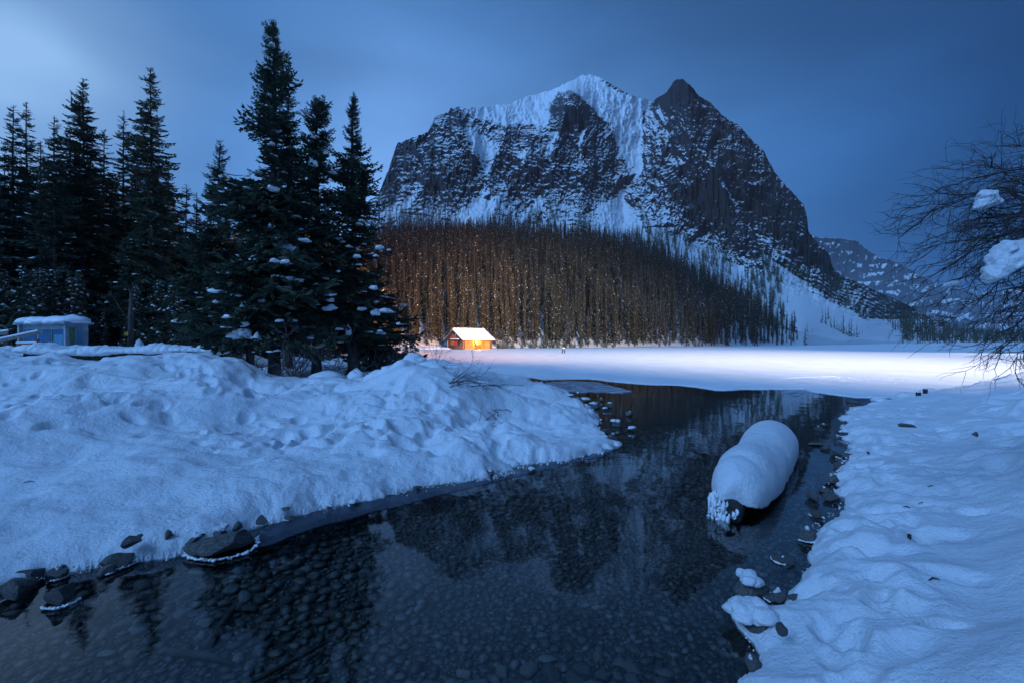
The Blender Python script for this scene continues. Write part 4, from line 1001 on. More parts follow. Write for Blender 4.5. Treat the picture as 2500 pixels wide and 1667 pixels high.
# gable boards
for k in range(15):
    v0 = .45 + k * (WG - .9) / 15; vm = v0 + .26; hh_ = (RG - HW) * (1 - abs(vm - WG / 2) / (WG / 2)) - .12
    if hh_ < .1: continue
    m_ = MB(); m_.box((-.06 - .02 * (k % 2), vm, HW + .3 + hh_ / 2 - .1), (.05, .44, hh_)); link("board", m_.mesh("board", [M_BOARD if k % 3 else M_LOGD]), cab)
m_ = MB(); m_.box((-.45, WG / 2, HW + .22), (.9, WG * .52, .10)); link("ledge", m_.mesh("ledge", [M_DARK]), cab)
link("snow_strip", blob_mesh("snow_strip", [(-.45, WG / 2 + q, HW + .30, .5, .9, .18, 0) for q in (-1.7, -.9, 0, .8, 1.6)], M_SNOWC, 2, 3, .2), cab)
m_ = MB(); m_.box((-.14, 4.3, 4.1), (.08, .35, .5)); m_.build("gable_vent", M_SNOWC, cab)
# roof slopes, each a slab with thick snow
for sg in (-1, 1):
    y0 = WG / 2; ye = y0 + sg * (WG / 2 + .75); ze = HW - .12 + .12
    a = Vector((UL / 2, (y0 + ye) / 2, (RG + ze) / 2)); sl_ = math.hypot(ye - y0, RG - ze)
    m_ = MB(); V_ = []
    for du in (-1.0, UL + 1.0):
        for (yy, zz) in ((y0, RG), (ye, ze), (ye, ze + .14), (y0, RG + .14)): V_.append((du, yy, zz))
    m_.add(V_, [(0, 1, 2, 3), (7, 6, 5, 4), (0, 4, 5, 1), (1, 5, 6, 2), (2, 6, 7, 3), (3, 7, 4, 0)]); m_.build("roof", M_DARK, cab)
    nu_, nv_ = 30, 16; uu, vv = np.meshgrid(np.linspace(-1.12, UL + 1.12, nu_), np.linspace(-.02, 1.04, nv_))
    ed = np.clip(np.minimum(np.minimum(uu + 1.12, UL + 1.12 - uu) / .4, (1.04 - vv) / .06), 0, 1) ** .5
    th_ = .02 + .50 * ed + .04 * fbm(uu, vv * 5, o=3, seed=5 + sg) * ed
    X_, Y_, Z_ = uu, y0 + (ye - y0) * vv, RG + .12 + (ze - RG) * vv
    top = np.stack([X_, Y_, Z_ + th_], -1).reshape(-1, 3); bot = np.stack([X_, Y_, Z_ + .02], -1).reshape(-1, 3)
    Fq = grid_faces(nv_, nu_); link("roof_snow", mesh_np("roof_snow", np.vstack([top, bot]), np.vstack([Fq, Fq[:, ::-1] + nu_ * nv_]), mats=[M_SNOWC]), cab)
m_ = MB(); m_.prism((-1.05, WG / 2, RG + .05), (-1.05, -.8, HW - .05), .10, .28); m_.build("bargeboard", M_DARK, cab)
m_ = MB(); m_.prism((-1.05, WG / 2, RG + .05), (-1.05, WG + .8, HW - .05), .10, .28); m_.build("bargeboard", M_DARK, cab)
m_ = MB(); m_.box((2.9, WG * .62, RG + .5), (.45, .45, 1.2)); m_.build("chimney", M_BOARD, cab)
for v_ in (0, WG):
    m_ = MB(); m_.tube([(-.10, v_, 0), (-.10, v_, HW)], .16, 8); m_.build("corner_post", M_LOGL if v_ else M_DARK, cab, smooth=True)
# lamp under the eave
lp = Vector((3.9, -.42, 2.05))
m_ = MB(); m_.box((3.9, -.30, 2.22), (.16, .25, .10)); lf = m_.build("lamp", M_DARK, cab)
V0, F0 = ico(2); link("bulb", mesh_np("bulb", V0 * .10 + np.array(lp), F0, mats=[M_GLOW]), lf)
pl = bpy.data.lights.new("cabin_lamp_light", 'POINT'); pl.energy = 1500; pl.color = (1.0, .43, .085); pl.shadow_soft_size = .12
plo = bpy.data.objects.new("cabin_lamp_light", pl); COL.objects.link(plo); plo.parent = cab; plo.location = (4.2, -1.15, 1.95)
def local(u, v, z): 
    c, s = math.cos(th), math.sin(th); return (CB.x + u * c - v * s, CB.y + u * s + v * c, CB.z + z)
b_ = empty("wooden_bin", local(4.1, -1.2, 0), th, label="orange wooden locker standing in front of the lamp lit cabin wall", cat="locker")
for k in range(5): m_ = MB(); m_.box((-.72 + k * .36, 0, .62), (.34, .5, 1.2)); m_.build("plank", M_ORANGE, b_)
m_ = MB(); m_.box((0, 0, 1.26), (1.9, .62, .08)); m_.build("lid", M_DARK, b_)
b_ = empty("wooden_post", local(2.75, -1.5, 0), th, label="dark carved post with a round top standing left of the orange locker", cat="post")
m_ = MB(); m_.tube([(0, 0, 0), (0, 0, 1.3)], .16, 8); m_.build("shaft", M_LOGL, b_, smooth=True)
m_ = MB(); m_.tube([(.25, 0, 0), (.25, 0, 1.6), (.12, 0, 2.1)], [.17, .19, .12], 8); m_.build("post_back", M_DARK, b_, smooth=True)
link("post_head", blob_mesh("post_head", [(0, 0, 1.85, .27, .22, .36, 0)], M_DARK, 2, 5, .2), b_)
# little wooden frame out on the ice
x, y = G(1376, 862, .05)
ch = empty("stool", (x, y, .05), .2, label="small dark wooden frame with a block of snow on top standing on the lake edge", cat="frame")
for sx in (-.18, .18):
    m_ = MB(); m_.prism((sx * 1.15, -.12, -.1), (sx, -.1, .82), .07, .07); m_.prism((sx * 1.15, .22, -.1), (sx, .1, .82), .07, .07); m_.build("leg", M_DARK, ch)
m_ = MB(); m_.box((0, 0, .80), (.5, .34, .14)); m_.build("seat", M_DARK, ch)
m_ = MB(); m_.box((0, -.14, .38), (.34, .05, .05)); m_.build("rung", M_DARK, ch)
link("snow_cap", blob_mesh("snow_cap", [(0, 0, .88, .25, .2, .22, 0)], M_SNOWC, 2, 8, .2), ch)
for k in range(44):
    px = random.uniform(1205, 1420) if k < 22 else random.uniform(1210, 1940); x, y = ((px - CX) / F * float(np.interp(px, *zip(*D0T))), float(np.interp(px, *zip(*D0T))))
    o = link("young_spruce", BUSHY[k % 3], loc=(x, y + random.uniform(-1.5, 1), .0), rot=(0, 0, k), scale=(.42, .42, random.uniform(.2, .55)))
    tag(o, "tiny snow covered sapling at the foot of the forest across the lake", "tree", "saplings at the foot of the far forest")

# ================================================================== information kiosk on the left
M_METAL = simple("pale_metal", (0.22, 0.27, 0.31), (0.32, 0.37, 0.41), 0.45, 2, 0.1, 0.005)
M_POSTER = simple("blue_poster", (0.012, 0.06, 0.16), (0.02, 0.10, 0.24), 0.35, 3, 0, 0)
M_POSTL = simple("light_poster", (0.05, 0.22, 0.36), (0.08, 0.28, 0.42), 0.35, 3, 0, 0)
M_GREEN = simple("green_print", (0.02, 0.08, 0.03), (0.20, 0.28, 0.12), 0.4, 9, 0, 0, (1, 1, 3))
M_WOODB = simple("brown_wood", (0.16, 0.068, 0.030), (0.26, 0.12, 0.055), 0.75, 6, 0.5, 0.01)
M_WOODG = simple("grey_wood", (0.11, 0.105, 0.10), (0.19, 0.18, 0.17), 0.8, 6, 0.5, 0.01)
M_YEL = simple("yellow_paint", (0.50, 0.34, 0.02), (0.62, 0.42, 0.03), 0.5, 6, 0, 0)
KD = 29.0
kx = (48 - CX) / F * KD; ks = Vector(((164 - CX) / F * 27.6 - kx, 27.6 - KD, 0)); kw = ks.length; kr = math.atan2(ks.y, ks.x)
kz = ground_z(kx + 1, KD) - .3; zt = H - (793 - CY) / F * KD - kz
kio = empty("information_kiosk", (kx, KD, kz), kr, label="pale metal information kiosk with blue posters under a thick snow roof", cat="kiosk")
m_ = MB(); m_.box((kw / 2, .55, zt / 2), (kw, 1.0, zt)); m_.build("body", M_METAL, kio)
for a in (.06, kw - .06): m_ = MB(); m_.box((a, -.03, zt / 2), (.16, .14, zt)); m_.build("corner_post", M_METAL, kio)
m_ = MB(); m_.box((kw / 2, .5, zt + .05), (kw + .35, 1.5, .12)); m_.build("roof_plate", M_METAL, kio)
for q, (f0, f1) in enumerate(((.075, .345), (.395, .655), (.705, .945))):
    cx_, w_ = (f0 + f1) / 2 * kw, (f1 - f0) * kw
    pz0, pz1 = zt - 1.55, zt - .30
    m_ = MB(); m_.box((cx_, .03, (pz0 + pz1) / 2), (w_, .05, pz1 - pz0)); pn = m_.build("poster_panel", M_POSTER, kio)
    if q == 0:
        m_ = MB()
        for j, (dx, dz, ww, hh_) in enumerate(((-.22, -.10, .22, .025), (-.18, -.18, .30, .02), (.22, -.14, .25, .02))): m_.box((cx_ + dx, 0, pz1 + dz), (ww, .012, hh_))
        m_.box((cx_ - .22, 0, pz0 + .22), (.34, .012, .30)); m_.build("print", simple("pale_print", (.15, .35, .5), (.22, .42, .55), .4), pn)
        m_ = MB(); m_.box((cx_ - .22, -.008, pz0 + .2), (.28, .010, .16)); m_.build("picture", M_GREEN, pn)
    if q == 1:
        m_ = MB(); V1 = np.array([(cx_ - .22 + .17 * math.cos(a), -.002, pz1 - .15 + .14 * math.sin(a)) for a in np.linspace(0, 6.28, 13)[:-1]]); m_.add(V1, [tuple(range(12))])
        V1 = V1 + np.array([0.02, 0, -.78]); m_.add(V1, [tuple(range(12))]); m_.build("picture", M_GREEN, pn)
        m_ = MB()
        for j in range(7): m_.box((cx_ + .22, 0, pz1 - .2 - j * .12), (.30, .012, .014))
        m_.build("print", M_POSTL, pn)
    if q == 2:
        m_ = MB(); m_.box((cx_ - .19, -.002, (pz0 + pz1) / 2 - .14), (w_ * .40, .012, .92)); m_.box((cx_ + .19, -.002, (pz0 + pz1) / 2 - .14), (w_ * .40, .012, .92)); m_.build("print", M_POSTL, pn)
        m_ = MB()
        for j in range(7):
            for s_ in (-.19, .19): m_.box((cx_ + s_, -.012, (pz0 + pz1) / 2 + .22 - j * .125), (w_ * .36, .006, .016))
        m_.build("text_lines", M_METAL, pn)
m_ = MB(); m_.box((kw * .68, .02, zt - .95), (.12, .05, 1.25)); m_.build("trim_strip", M_GREEN, kio)
m_ = MB(); m_.box((kw - .18, .0, zt - 1.0), (.14, .05, 1.2)); m_.build("trim_strip", M_GREEN, kio)
for yy in (.25, .6): m_ = MB(); m_.box((kw + .02, yy, zt - .95), (.05, .22, 1.5)); m_.build("side_print", M_GREEN if yy < .5 else M_POSTL, kio)
link("roof_snow", blob_mesh("roof_snow", [(kw * f, .5, zt + .13, kw * .21, .86, .34 + .03 * (i % 2), 0) for i, f in enumerate((.10, .30, .5, .7, .88))] + [(kw * .84, .7, zt + .28, .34, .4, .30, 0), (kw * 1.0, .7, zt + .22, .25, .4, .24, 0)], M_SNOWC, 3, 9, .16), kio)
# ramp railing in front of the kiosk
RD = 25.0
def rp(px, py, D=RD): v = PD(px, py, D); return tuple(v)
rail = empty("ramp_railing", rp(45, 850), label="brown and grey wooden ramp railing rising in front of the kiosk", cat="railing")
ro = np.array(rail.location)
def rl(px, py, D=RD): return tuple(PD(px, py, D) - ro)
for px, py0, w_ in ((90, 828, .15), (48, 838, .14), (15, 812, .13), (-30, 822, .14)):
    m_ = MB(); m_.prism(rl(px, 872), rl(px, py0), w_, w_, up=(0, 1, 0)); m_.build("post", M_WOODB, rail)
for (a, b_, m__) in (((-60, 844), (92, 812), M_WOODG), ((-60, 822), (20, 811), M_WOODG), ((40, 842), (88, 841), M_WOODB)):
    m_ = MB(); c0, c1 = rl(*a, RD - .12), rl(*b_, RD - .12); m_.prism(c0, c1, .05, .20); o = m_.build("rail", m__, rail)
    mb2 = MB(); mb2.tube([tuple(np.array(c0) + [0, 0, .11]), tuple(np.array(c1) + [0, 0, .11])], .05, 6); mb2.build("snow_ridge", M_SNOWC, rail)
# low timber fence buried under a roll of snow
fr_ = empty("buried_fence", rp(300, 860, 19), label="low dark timber fence almost buried, a thick roll of snow along its top", cat="fence")
fo = np.array(fr_.location)
fl = [(60, 850), (130, 853), (200, 856), (280, 853), (360, 851), (440, 848), (520, 850), (562, 858)]
pts = [PD(px, py + 9, 19 + (i % 2) * .1) - fo for i, (px, py) in enumerate(fl)]
for i in range(len(fl) - 1): m_ = MB(); m_.prism(tuple(pts[i] - [0, 0, .12]), tuple(pts[i + 1] - [0, 0, .12]), .12, .26); m_.build("rail", M_DARK, fr_)
for i in (0, 2, 4, 6): m_ = MB(); m_.prism(tuple(pts[i] + [0, .1, -.9]), tuple(pts[i] + [0, .1, .05]), .14, .14, up=(0, 1, 0)); m_.build("post", M_DARK, fr_)
it = []
for s in np.linspace(0, 1, 34):
    q = s * (len(pts) - 1); i = min(int(q), len(pts) - 2); p = pts[i] * (1 - q + i) + pts[i + 1] * (q - i)
    it.append((p[0], p[1] - .02, p[2] + .05, .34, .34, .22 + .08 * math.sin(s * 23), 0))
link("snow_roll", blob_mesh("snow_roll", it, M_SNOW, 2, 12, .22), fr_)
# yellow marker on a bare trunk
x = (318 - CX) / F * 31; zg = ground_z(x, 31)
sn = empty("dead_tree", (x, 31, zg - .2), label="straight bare tree trunk with a yellow marker plate right of the kiosk", cat="tree")
m_ = MB(); m_.tube([(0, 0, 0), (.03, 0, 3), (.02, .05, 3.2), (.06, 0, 4.2)], [.16, .13, .11, .08], 9); m_.build("trunk", M_BARK, sn, smooth=True)
m_ = MB(); m_.tube([(.0, 0, 2.2), (-.4, -.2, 3.0), (-.9, -.3, 3.9)], [.04, .03, .012], 5); m_.build("branch", M_BARK, sn)
sg_ = empty("marker_plate", (x - .06, 30.76, H + (CY - 815) / F * 31), label="small yellow marker plate with a dark symbol on the bare trunk", cat="sign")
m_ = MB(); m_.box((0, 0, 0), (.22, .02, .20)); m_.build("plate", M_YEL, sg_)
m_ = MB(); m_.box((-.02, -.015, .03), (.13, .006, .02)); m_.box((.01, -.015, -.03), (.12, .006, .03)); m_.build("symbol", M_DARK, sg_)
st = empty("stump", (x + .42, 31.2, zg - .1), label="snow capped stump beside the bare trunk with the yellow marker", cat="stump")
m_ = MB(); m_.tube([(0, 0, 0), (0, 0, .45)], [.2, .18], 8); m_.build("wood", M_DARK, st); link("snow_cap", blob_mesh("snow_cap", [(0, 0, .4, .25, .25, .65, 0)], M_SNOWC, 2, 4, .2), st)

# ================================================================== the snow covered log in the stream
A_, B_ = np.array((2.58, 5.62)), np.array((4.90, 9.0))
ax_ = (B_ - A_); LL = np.linalg.norm(ax_); ax_ /= LL; ang = math.atan2(ax_[1], ax_[0])
lg = empty("snowy_log", (A_[0], A_[1], 0), ang, label="thick log lying in the stream under one big rounded pillow of snow", cat="log")
ns_, nr_ = 110, 72
s_ = (1 - np.cos(np.linspace(0, math.pi, ns_))) / 2; s_ = s_ * .5 + np.linspace(0, 1, ns_) * .5
th_ = np.linspace(0, 2 * math.pi, nr_, endpoint=False)
SS, TT = np.meshgrid(s_, th_, indexing='ij')
endr = np.clip((1 - np.abs(2 * SS - 1) ** 5.0), 0, 1) ** .5
wid = (.38 + .07 * SS) * endr * (1 + .02 * np.cos(SS * 7.5) - .03 * np.exp(-((SS - .1) / .15) ** 2))
hgt = (.43 + .02 * np.cos(SS * 6.5 + .4)) * endr ** .8
ct, stt = np.cos(TT), np.sin(TT)
yy = ct * wid; zz = np.where(stt > 0, np.abs(stt) ** .92 * hgt, -np.abs(stt) ** .6 * .10 * endr)
xx = -.10 + SS * (LL + .25) + .0 * yy
zc = .17 + .03 * np.sin(SS * 9) - .05 * np.clip(-ct, 0, 1) ** 1.5 * endr
P = np.stack([xx, yy, zz + zc], -1)
nA = fbm(P[..., 0] * 1.5, P[..., 1] * 1.7, P[..., 2] * 1.7, o=3, seed=21); nB = fbm(P[..., 0] * 9, P[..., 1] * 9, P[..., 2] * 9, o=3, seed=22)
out = np.stack([0 * yy, yy / .5, zz / .5], -1)
P = P + out * (.035 * nA + .009 * nB)[..., None]
# the dent between the two lobes in front, frayed lower hem
P[..., 2] -= .055 * np.exp(-((P[..., 0] - .62 - .35 * yy) / .13) ** 2) * np.clip(stt, 0, 1)      # fold between the front lobe and the rest
P[..., 0] += .22 * np.exp(-((SS) / .13) ** 2) * np.exp(-((yy + .05) / .11) ** 2) * np.clip(.6 - zz * 2, 0, 1)
hem = (stt < 0.05); P[..., 2] += hem * (.05 * fbm(P[..., 0] * 4, P[..., 1] * 3, o=3, seed=23)); P[..., 2] -= hem * (.03 * np.clip(-ct, 0, 1))
V = P.reshape(-1, 3); Fq = [(i * nr_ + j, i * nr_ + (j + 1) % nr_, (i + 1) * nr_ + (j + 1) % nr_, (i + 1) * nr_ + j) for i in range(ns_ - 1) for j in range(nr_)]
link("snow_cap", mesh_np("snow_cap", V, Fq, mats=[M_SNOW]), lg)
mb = MB(); k = 14; prf = [.135 + .02 * math.sin(i * 2.1) for i in range(k)]
mb.tube([(-.24 + i * (LL + .35) / (k - 1), .03 + .02 * math.sin(i), .04) for i in range(k)], prf, 18); lgm = mb.build("wood", simple("wet_bark", (.012, .010, .009), (.05, .040, .032), .7, 14, 1.0, .02, (.3, 1, 1)), lg, smooth=True)
it = []; r_ = np.random.default_rng(9)
for k in range(110):                        # frost crusted on the sawn end
    a = r_.uniform(0, 6.28); q = r_.uniform(0, 1) ** .5 * .15
    yv, zv = q * math.cos(a) + .0, .05 + q * math.sin(a)
    if yv < -.04 and r_.random() < .75: continue
    it.append((-.25 + r_.uniform(-.03, .02), yv + .05, zv + .0, r_.uniform(.008, .02), r_.uniform(.008, .022), r_.uniform(.02, .07), r_.uniform(0, 3)))
for k in range(60): it.append((-.26 + r_.uniform(0, .35), .195 + r_.uniform(-.03, .04), .0 + r_.uniform(-.02, .17), r_.uniform(.012, .03), r_.uniform(.01, .028), r_.uniform(.04, .12), 0))
tag(link("frost_crust", blob_mesh("frost_crust", it, M_SNOWC, 2, 31, .5), lg), kind="stuff")
# ================================================================== rocks, stones, twigs
def rock_mesh(name, seed, sub=4, mat=None, flat=.7, cuts=10):
    V0, F0 = ico(sub); rg_ = np.random.default_rng(seed); V = V0.copy()
    for _ in range(cuts):
        n = rg_.normal(size=3); n /= np.linalg.norm(n); d = rg_.uniform(.38, .78); k = V @ n - d
        V = V - np.clip(k, 0, None)[:, None] * n * .96
    if sub > 1: V *= (1 + .10 * fbm(V[:, 0] * 2 + seed, V[:, 1] * 2, V[:, 2] * 2, o=3, seed=seed))[:, None]
    V[:, 2] *= flat; return mesh_np(name, V, F0, mats=[mat or M_ROCK])
RKS = [rock_mesh("rock", 500 + i) for i in range(6)]
def rock(px, py, wpx, hpx, label, cat="rock", z=None, snow=0, frost=0, i=[0]):
    i[0] += 1; k = i[0]; zz = 0.0
    Yd = F * H / (py - CY); 
    if z is not None: Yd = F * (H - z) / (py - CY); zz = z
    x = (px - CX) / F * Yd; a = wpx / F * Yd / 2; c = hpx / F * Yd / 2
    root = empty("rock", (x, Yd + a * .4, zz), (k * 1.3) % 6.28, label=label, cat=cat)
    me_ = RKS[k % 6]
    link("stone_body", me_, root, loc=(0, 0, c * .55), scale=(a * 1.12, a * .95, c * 1.5))
    if snow:
        r_ = np.random.default_rng(k + 50); sn_n = 16 if a > .12 else 7; link("snow_cap", blob_mesh("snow_cap", [(r_.normal(0, .30) * a * min(snow, 1), r_.normal(0, .30) * a * min(snow, 1), c * (1.25 + r_.uniform(-.25, .15)), a * snow * r_.uniform(.35, .70), a * snow * r_.uniform(.35, .60), c * r_.uniform(.34, .60) * snow + .006, r_.uniform(0, 3)) for _ in range(sn_n)], M_SNOW, 3, k, .22), root)
    if frost:
        r_ = np.random.default_rng(k); a0 = r_.uniform(0, 6.28); span = min(6.28, 1.6 + frost * 1.9); n_ = int(30 * span); mb_ = MB()      # a crooked rope of frost at the waterline
        an = a0 + np.linspace(0, span, n_); wob = 1.0 + .05 * r_.normal(size=n_); hh = .006 + .008 * r_.random(n_)
        mb_.tube([(math.cos(t_) * a * 1.04 * w_, math.sin(t_) * a * .90 * w_, .006 + q_) for t_, w_, q_ in zip(an, wob, hh)], [float(v_) for v_ in (.005 + .011 * r_.random(n_) ** 2) * min(1.3, .5 + a * 3)], 6)
        link("frost_rim", mb_.mesh("frost_rim", [M_SNOWC], True), root)
    return root
RL = [
 (30, 1462, 90, 70, "rounded grey rock at the stream edge cut by the left frame border", None, 0, 0), (134, 1478, 82, 66, "dark rounded boulder standing alone in the water, lower left corner", None, 0, .4),
 (66, 1420, 56, 46, "dark rock under the snow edge, above the boulder at the lower left", None, 0, 0), (134, 1414, 46, 42, "round grey stone at the snow edge right above the lone lower left boulder", None, .4, .3),
 (253, 1404, 34, 34, "small pointed grey stone in shallow water at the left bank", None, 0, .3), (282, 1384, 78, 40, "flat brownish slab tucked under the left bank snow", None, 0, .5),
 (525, 1352, 160, 62, "largest flat boulder of the left bank, rimmed with white frost", None, 0, 2.6), (472, 1328, 50, 30, "dark rock touching the upper left of the frost rimmed boulder", .06, .5, .3),
 (530, 1312, 44, 30, "rock with a lump of snow behind the frost rimmed boulder", .08, .9, 0), (314, 1334, 40, 34, "dark wedge shaped rock lying in the snow of the left bank", .16, 0, 0), (340, 1311, 17, 10, "small flat stone just right above the wedge shaped rock", .17, 0, 0),
 (406, 1314, 24, 28, "narrow upright dark stone poking from the left bank snow", .14, 0, 0), (574, 1296, 28, 30, "squarish dark stone wedged under the snow lip, left of its grey twin", .06, 0, 0), (632, 1282, 36, 30, "grey round topped stone wedged under the snow lip of the left bank", .06, 0, .3),
 (604, 1318, 40, 16, "low dark stone awash right of the frost rimmed boulder", None, 0, .4), (696, 1244, 22, 8, "small dark stone lying flat in the snow above the shelf ice", .12, 0, 0), (706, 1270, 30, 14, "low grey stone in the frosted shore ice", None, 0, .5),
 (822, 1217, 22, 12, "dark stone under a cap of snow on the middle of the left shore", .05, 1.0, 0), (862, 1236, 26, 16, "snow capped stone beside the frosty shore edge, right of another capped one", .0, 1.2, .2), (802, 1242, 12, 10, "tiny brown pebble on the frosted shore shelf", .03, 0, 0),
 (1196, 1158, 40, 12, "dark flat stone in the frosty tongue of the left shore", .03, .3, 0), (1298, 1152, 26, 12, "low snow capped stone in the water off the frosty tongue", None, .9, 0), (1018, 1192, 24, 9, "thin stone flush with the frost crystals of the left shore", .02, 0, 0),
 (1539, 1016, 21, 17, "round grey stone standing alone in the water, uppermost of the mid stream", None, .25, 0), (1489, 996, 24, 18, "stone with a dusting of snow close to the tip shore, upper one", None, .45, 0), (1479, 1002, 12, 9, "snowy pebble at the foot of the dusted stone", None, 1.1, 0),
 (1508, 1041, 26, 20, "snow topped stone in the water left of its smaller neighbour", None, .8, 0), (1541, 1053, 19, 14, "small snow topped stone farthest right of the mid stream group", None, 1.0, 0), (1473, 1060, 36, 20, "long low grey stone by the tip of the left shore", None, 0, 0),
 (1496, 1078, 30, 26, "angular grey stone before the long low one at the shore tip", None, .25, 0), (1501, 1062, 10, 10, "tiny orange brown pebble behind the angular stone", None, 0, 0), (1470, 1084, 22, 13, "snow sprinkled stone at the very tip of the left shore", None, .9, 0),
 (1468, 979, 15, 12, "small pale stone in the water near the dark snowy ledge", None, .3, 0), (1432, 982, 26, 14, "dark stone with ragged snow at the upper left shore", None, .7, 0), (1450, 996, 38, 18, "wide brown ledge stone on the upper left shore", None, .4, 0), (1391, 971, 20, 11, "snow covered stone by the pond of thin ice", None, .8, 0),
 (1411, 964, 8, 10, "tiny pointed snowy stone standing by the thin ice", None, 1.0, 0), (1346, 962, 16, 8, "flat dark stone where the thin ice meets the left shore", .02, .4, 0),
 (2014, 1042, 28, 12, "pale stone pair's right half in the water above the log's far end", None, .2, 0), (2000, 1050, 20, 14, "pale stone pair's left half in the water above the log's far end", None, .25, 0), (2005, 1088, 44, 10, "long flat dark stone in the water right of the log", None, 0, 0),
 (2019, 1099, 28, 13, "pale flat stone just below the long dark one", None, .1, 0), (2041, 1116, 28, 24, "blocky grey stone in the row along the right shore", None, 0, 0), (2072, 1120, 44, 22, "wide dark stone leaning into the right bank", None, .2, .3), (2060, 1146, 34, 24, "brownish stone at the right bank below the wide dark one", None, .2, .2),
 (2034, 1180, 40, 32, "big rounded grey stone in the middle of the right shore row", None, .15, 0), (2016, 1202, 26, 18, "low stone leaning against the snowy point of the right bank", None, .3, 0), (2040, 1224, 44, 24, "black wet stone under the overhanging snow point", None, 0, 0),
 (1990, 1222, 36, 36, "reddish pyramid shaped stone standing free in the water", None, 0, 0), (2001, 1264, 34, 26, "smooth pale round stone touching frost at the right bank", None, 0, .4), (1979, 1322, 46, 44, "dark boulder with frost at its foot on the right bank", None, .35, 1.0),
 (1917, 1375, 52, 20, "pale flat stone awash below the log", None, .1, .2), (1836, 1458, 72, 66, "boulder half wrapped in snow at the lower right shore", None, .9, .3), (1862, 1452, 40, 50, "bare dark face of rock beside the snow wrapped boulder", None, 0, 0),
 (1904, 1472, 58, 40, "dark wet boulder between the snow wrapped one and the bank", None, .35, .4), (1942, 1474, 28, 34, "narrow dark rock pressed against the right bank snow", None, 0, .2), (1794, 1500, 30, 20, "small sharp stone at the waterline, lower right", None, .2, 0),
 (1959, 1506, 32, 28, "reddish brown stone sitting in the snow of the lower right bank", .12, 0, 0), (1911, 1546, 30, 30, "round dark stone on the snow near the lower right shore", .20, 0, 0), (1845, 1548, 96, 70, "rock buried under coarse frosty snow at the lower right shore", None, 1.25, .8),
 (1838, 1640, 52, 50, "dark rock at the bottom edge under the right bank snow", None, .2, 0), (2071, 1066, 42, 20, "dark rock under the overhanging snow at the upper right bank", None, .6, .2), (2062, 1036, 18, 14, "small brown stone at the upper right bank", None, .3, 0), (2084, 982, 26, 8, "flat dark stone in the thin ice near the lake mouth", None, 0, 0),
 (2222, 1042, 36, 12, "flat dark stone lying on the trodden path", .24, .2, 0), (2384, 1064, 14, 14, "small dark lump of rock on the mound right of the path", .40, 0, 0), (1218, 929, 9, 6, "small dark stone on the snow flat before the lake", .08, .3, 0), (1272, 943, 12, 5, "thin dark slab on the snow flat near the lake", .06, 0, 0), (1296, 956, 14, 8, "dark stone on the flat shore left of the thin ice", .06, .2, 0)]
for (px, py, w_, h_, lab, z_, sn_, fr2) in RL: rock(px, py, w_, h_, lab, z=z_, snow=sn_, frost=fr2)

# stones of the stream bed: 300 large ones singly, the rest as gravel
BS = [rock_mesh("bed_stone", 600 + i, 3, M_WETROCK, .6, 7) for i in range(8)]
rg = np.random.default_rng(77); C = []
xs = rg.uniform(-6, 6, 130000); ys = 1.9 + 11 * rg.random(130000) ** 1.35
dl = np.minimum(-sdist(xs, ys, LEFT), -sdist(xs, ys, RIGHT)); uu = xs / ys
ok = (dl > .03) & (np.abs(uu) < 1.12)
xs, ys, dl = xs[ok], ys[ok], dl[ok]
big = fbm(xs * .7, ys * .7, o=2, seed=78)
sz = .013 + .050 * rg.random(len(xs)) ** 3.2 * (1 + .9 * big)
order = np.argsort(-sz); cells = {}; keep = []
for k in order:
    x, y, s = xs[k], ys[k], sz[k]
    if y > 9.5 and s < .035: continue
    c0 = (int(x // .25), int(y // .25)); okk = True
    for a in (-1, 0, 1):
        for b_ in (-1, 0, 1):
            for (x2, y2, s2) in cells.get((c0[0] + a, c0[1] + b_), ()):
                if (x - x2) ** 2 + (y - y2) ** 2 < (.80 * (s + s2)) ** 2: okk = False; break
            if not okk: break
        if not okk: break
    if not okk: continue
    cells.setdefault(c0, []).append((x, y, s)); keep.append(k)
    if len(keep) >= 15000: break
app = [(sz[k] / ys[k], k) for k in keep]; app.sort(reverse=True)
bigk = [k for _, k in app[:300]]; bs = set(bigk)
for q, k in enumerate(bigk):
    x, y, s = xs[k], ys[k], sz[k]; zb_ = float(BEDZ(np.array([x]), np.array([y]), np.array([dl[k]]))[0])
    link("stone", BS[q % 8], bed, loc=(x, y, zb_ + s * .18), rot=(rg.normal(0, .12), rg.normal(0, .12), rg.uniform(0, 6.28)), scale=(s * 1.25, s * .95, s * rg.uniform(.7, 1.1)))
restk = np.array([k for k in keep if k not in bs]); V0, F0 = ico(1)
V0 = V0 * np.array([1, 1, .6]); n0 = len(V0)
Vs = np.zeros((len(restk), n0, 3)); zb_ = BEDZ(xs[restk], ys[restk], dl[restk])
an = rg.uniform(0, 6.28, len(restk)); c, s = np.cos(an), np.sin(an); sx = sz[restk] * rg.uniform(1.0, 1.4, len(restk)); sy = sz[restk] * rg.uniform(.7, 1.0, len(restk)); sz_ = sz[restk] * rg.uniform(.6, 1.1, len(restk))
jit = 1 + .28 * rg.uniform(-1, 1, (len(restk), n0))
Px, Py, Pz = V0[None, :, 0] * sx[:, None] * jit, V0[None, :, 1] * sy[:, None] * jit, V0[None, :, 2] * sz_[:, None] * jit
Vs[..., 0] = Px * c[:, None] - Py * s[:, None] + xs[restk][:, None]; Vs[..., 1] = Px * s[:, None] + Py * c[:, None] + ys[restk][:, None]; Vs[..., 2] = Pz + (zb_ + sz[restk] * .15)[:, None]
t = NT("gravel"); g = t.node("ShaderNodeNewGeometry")
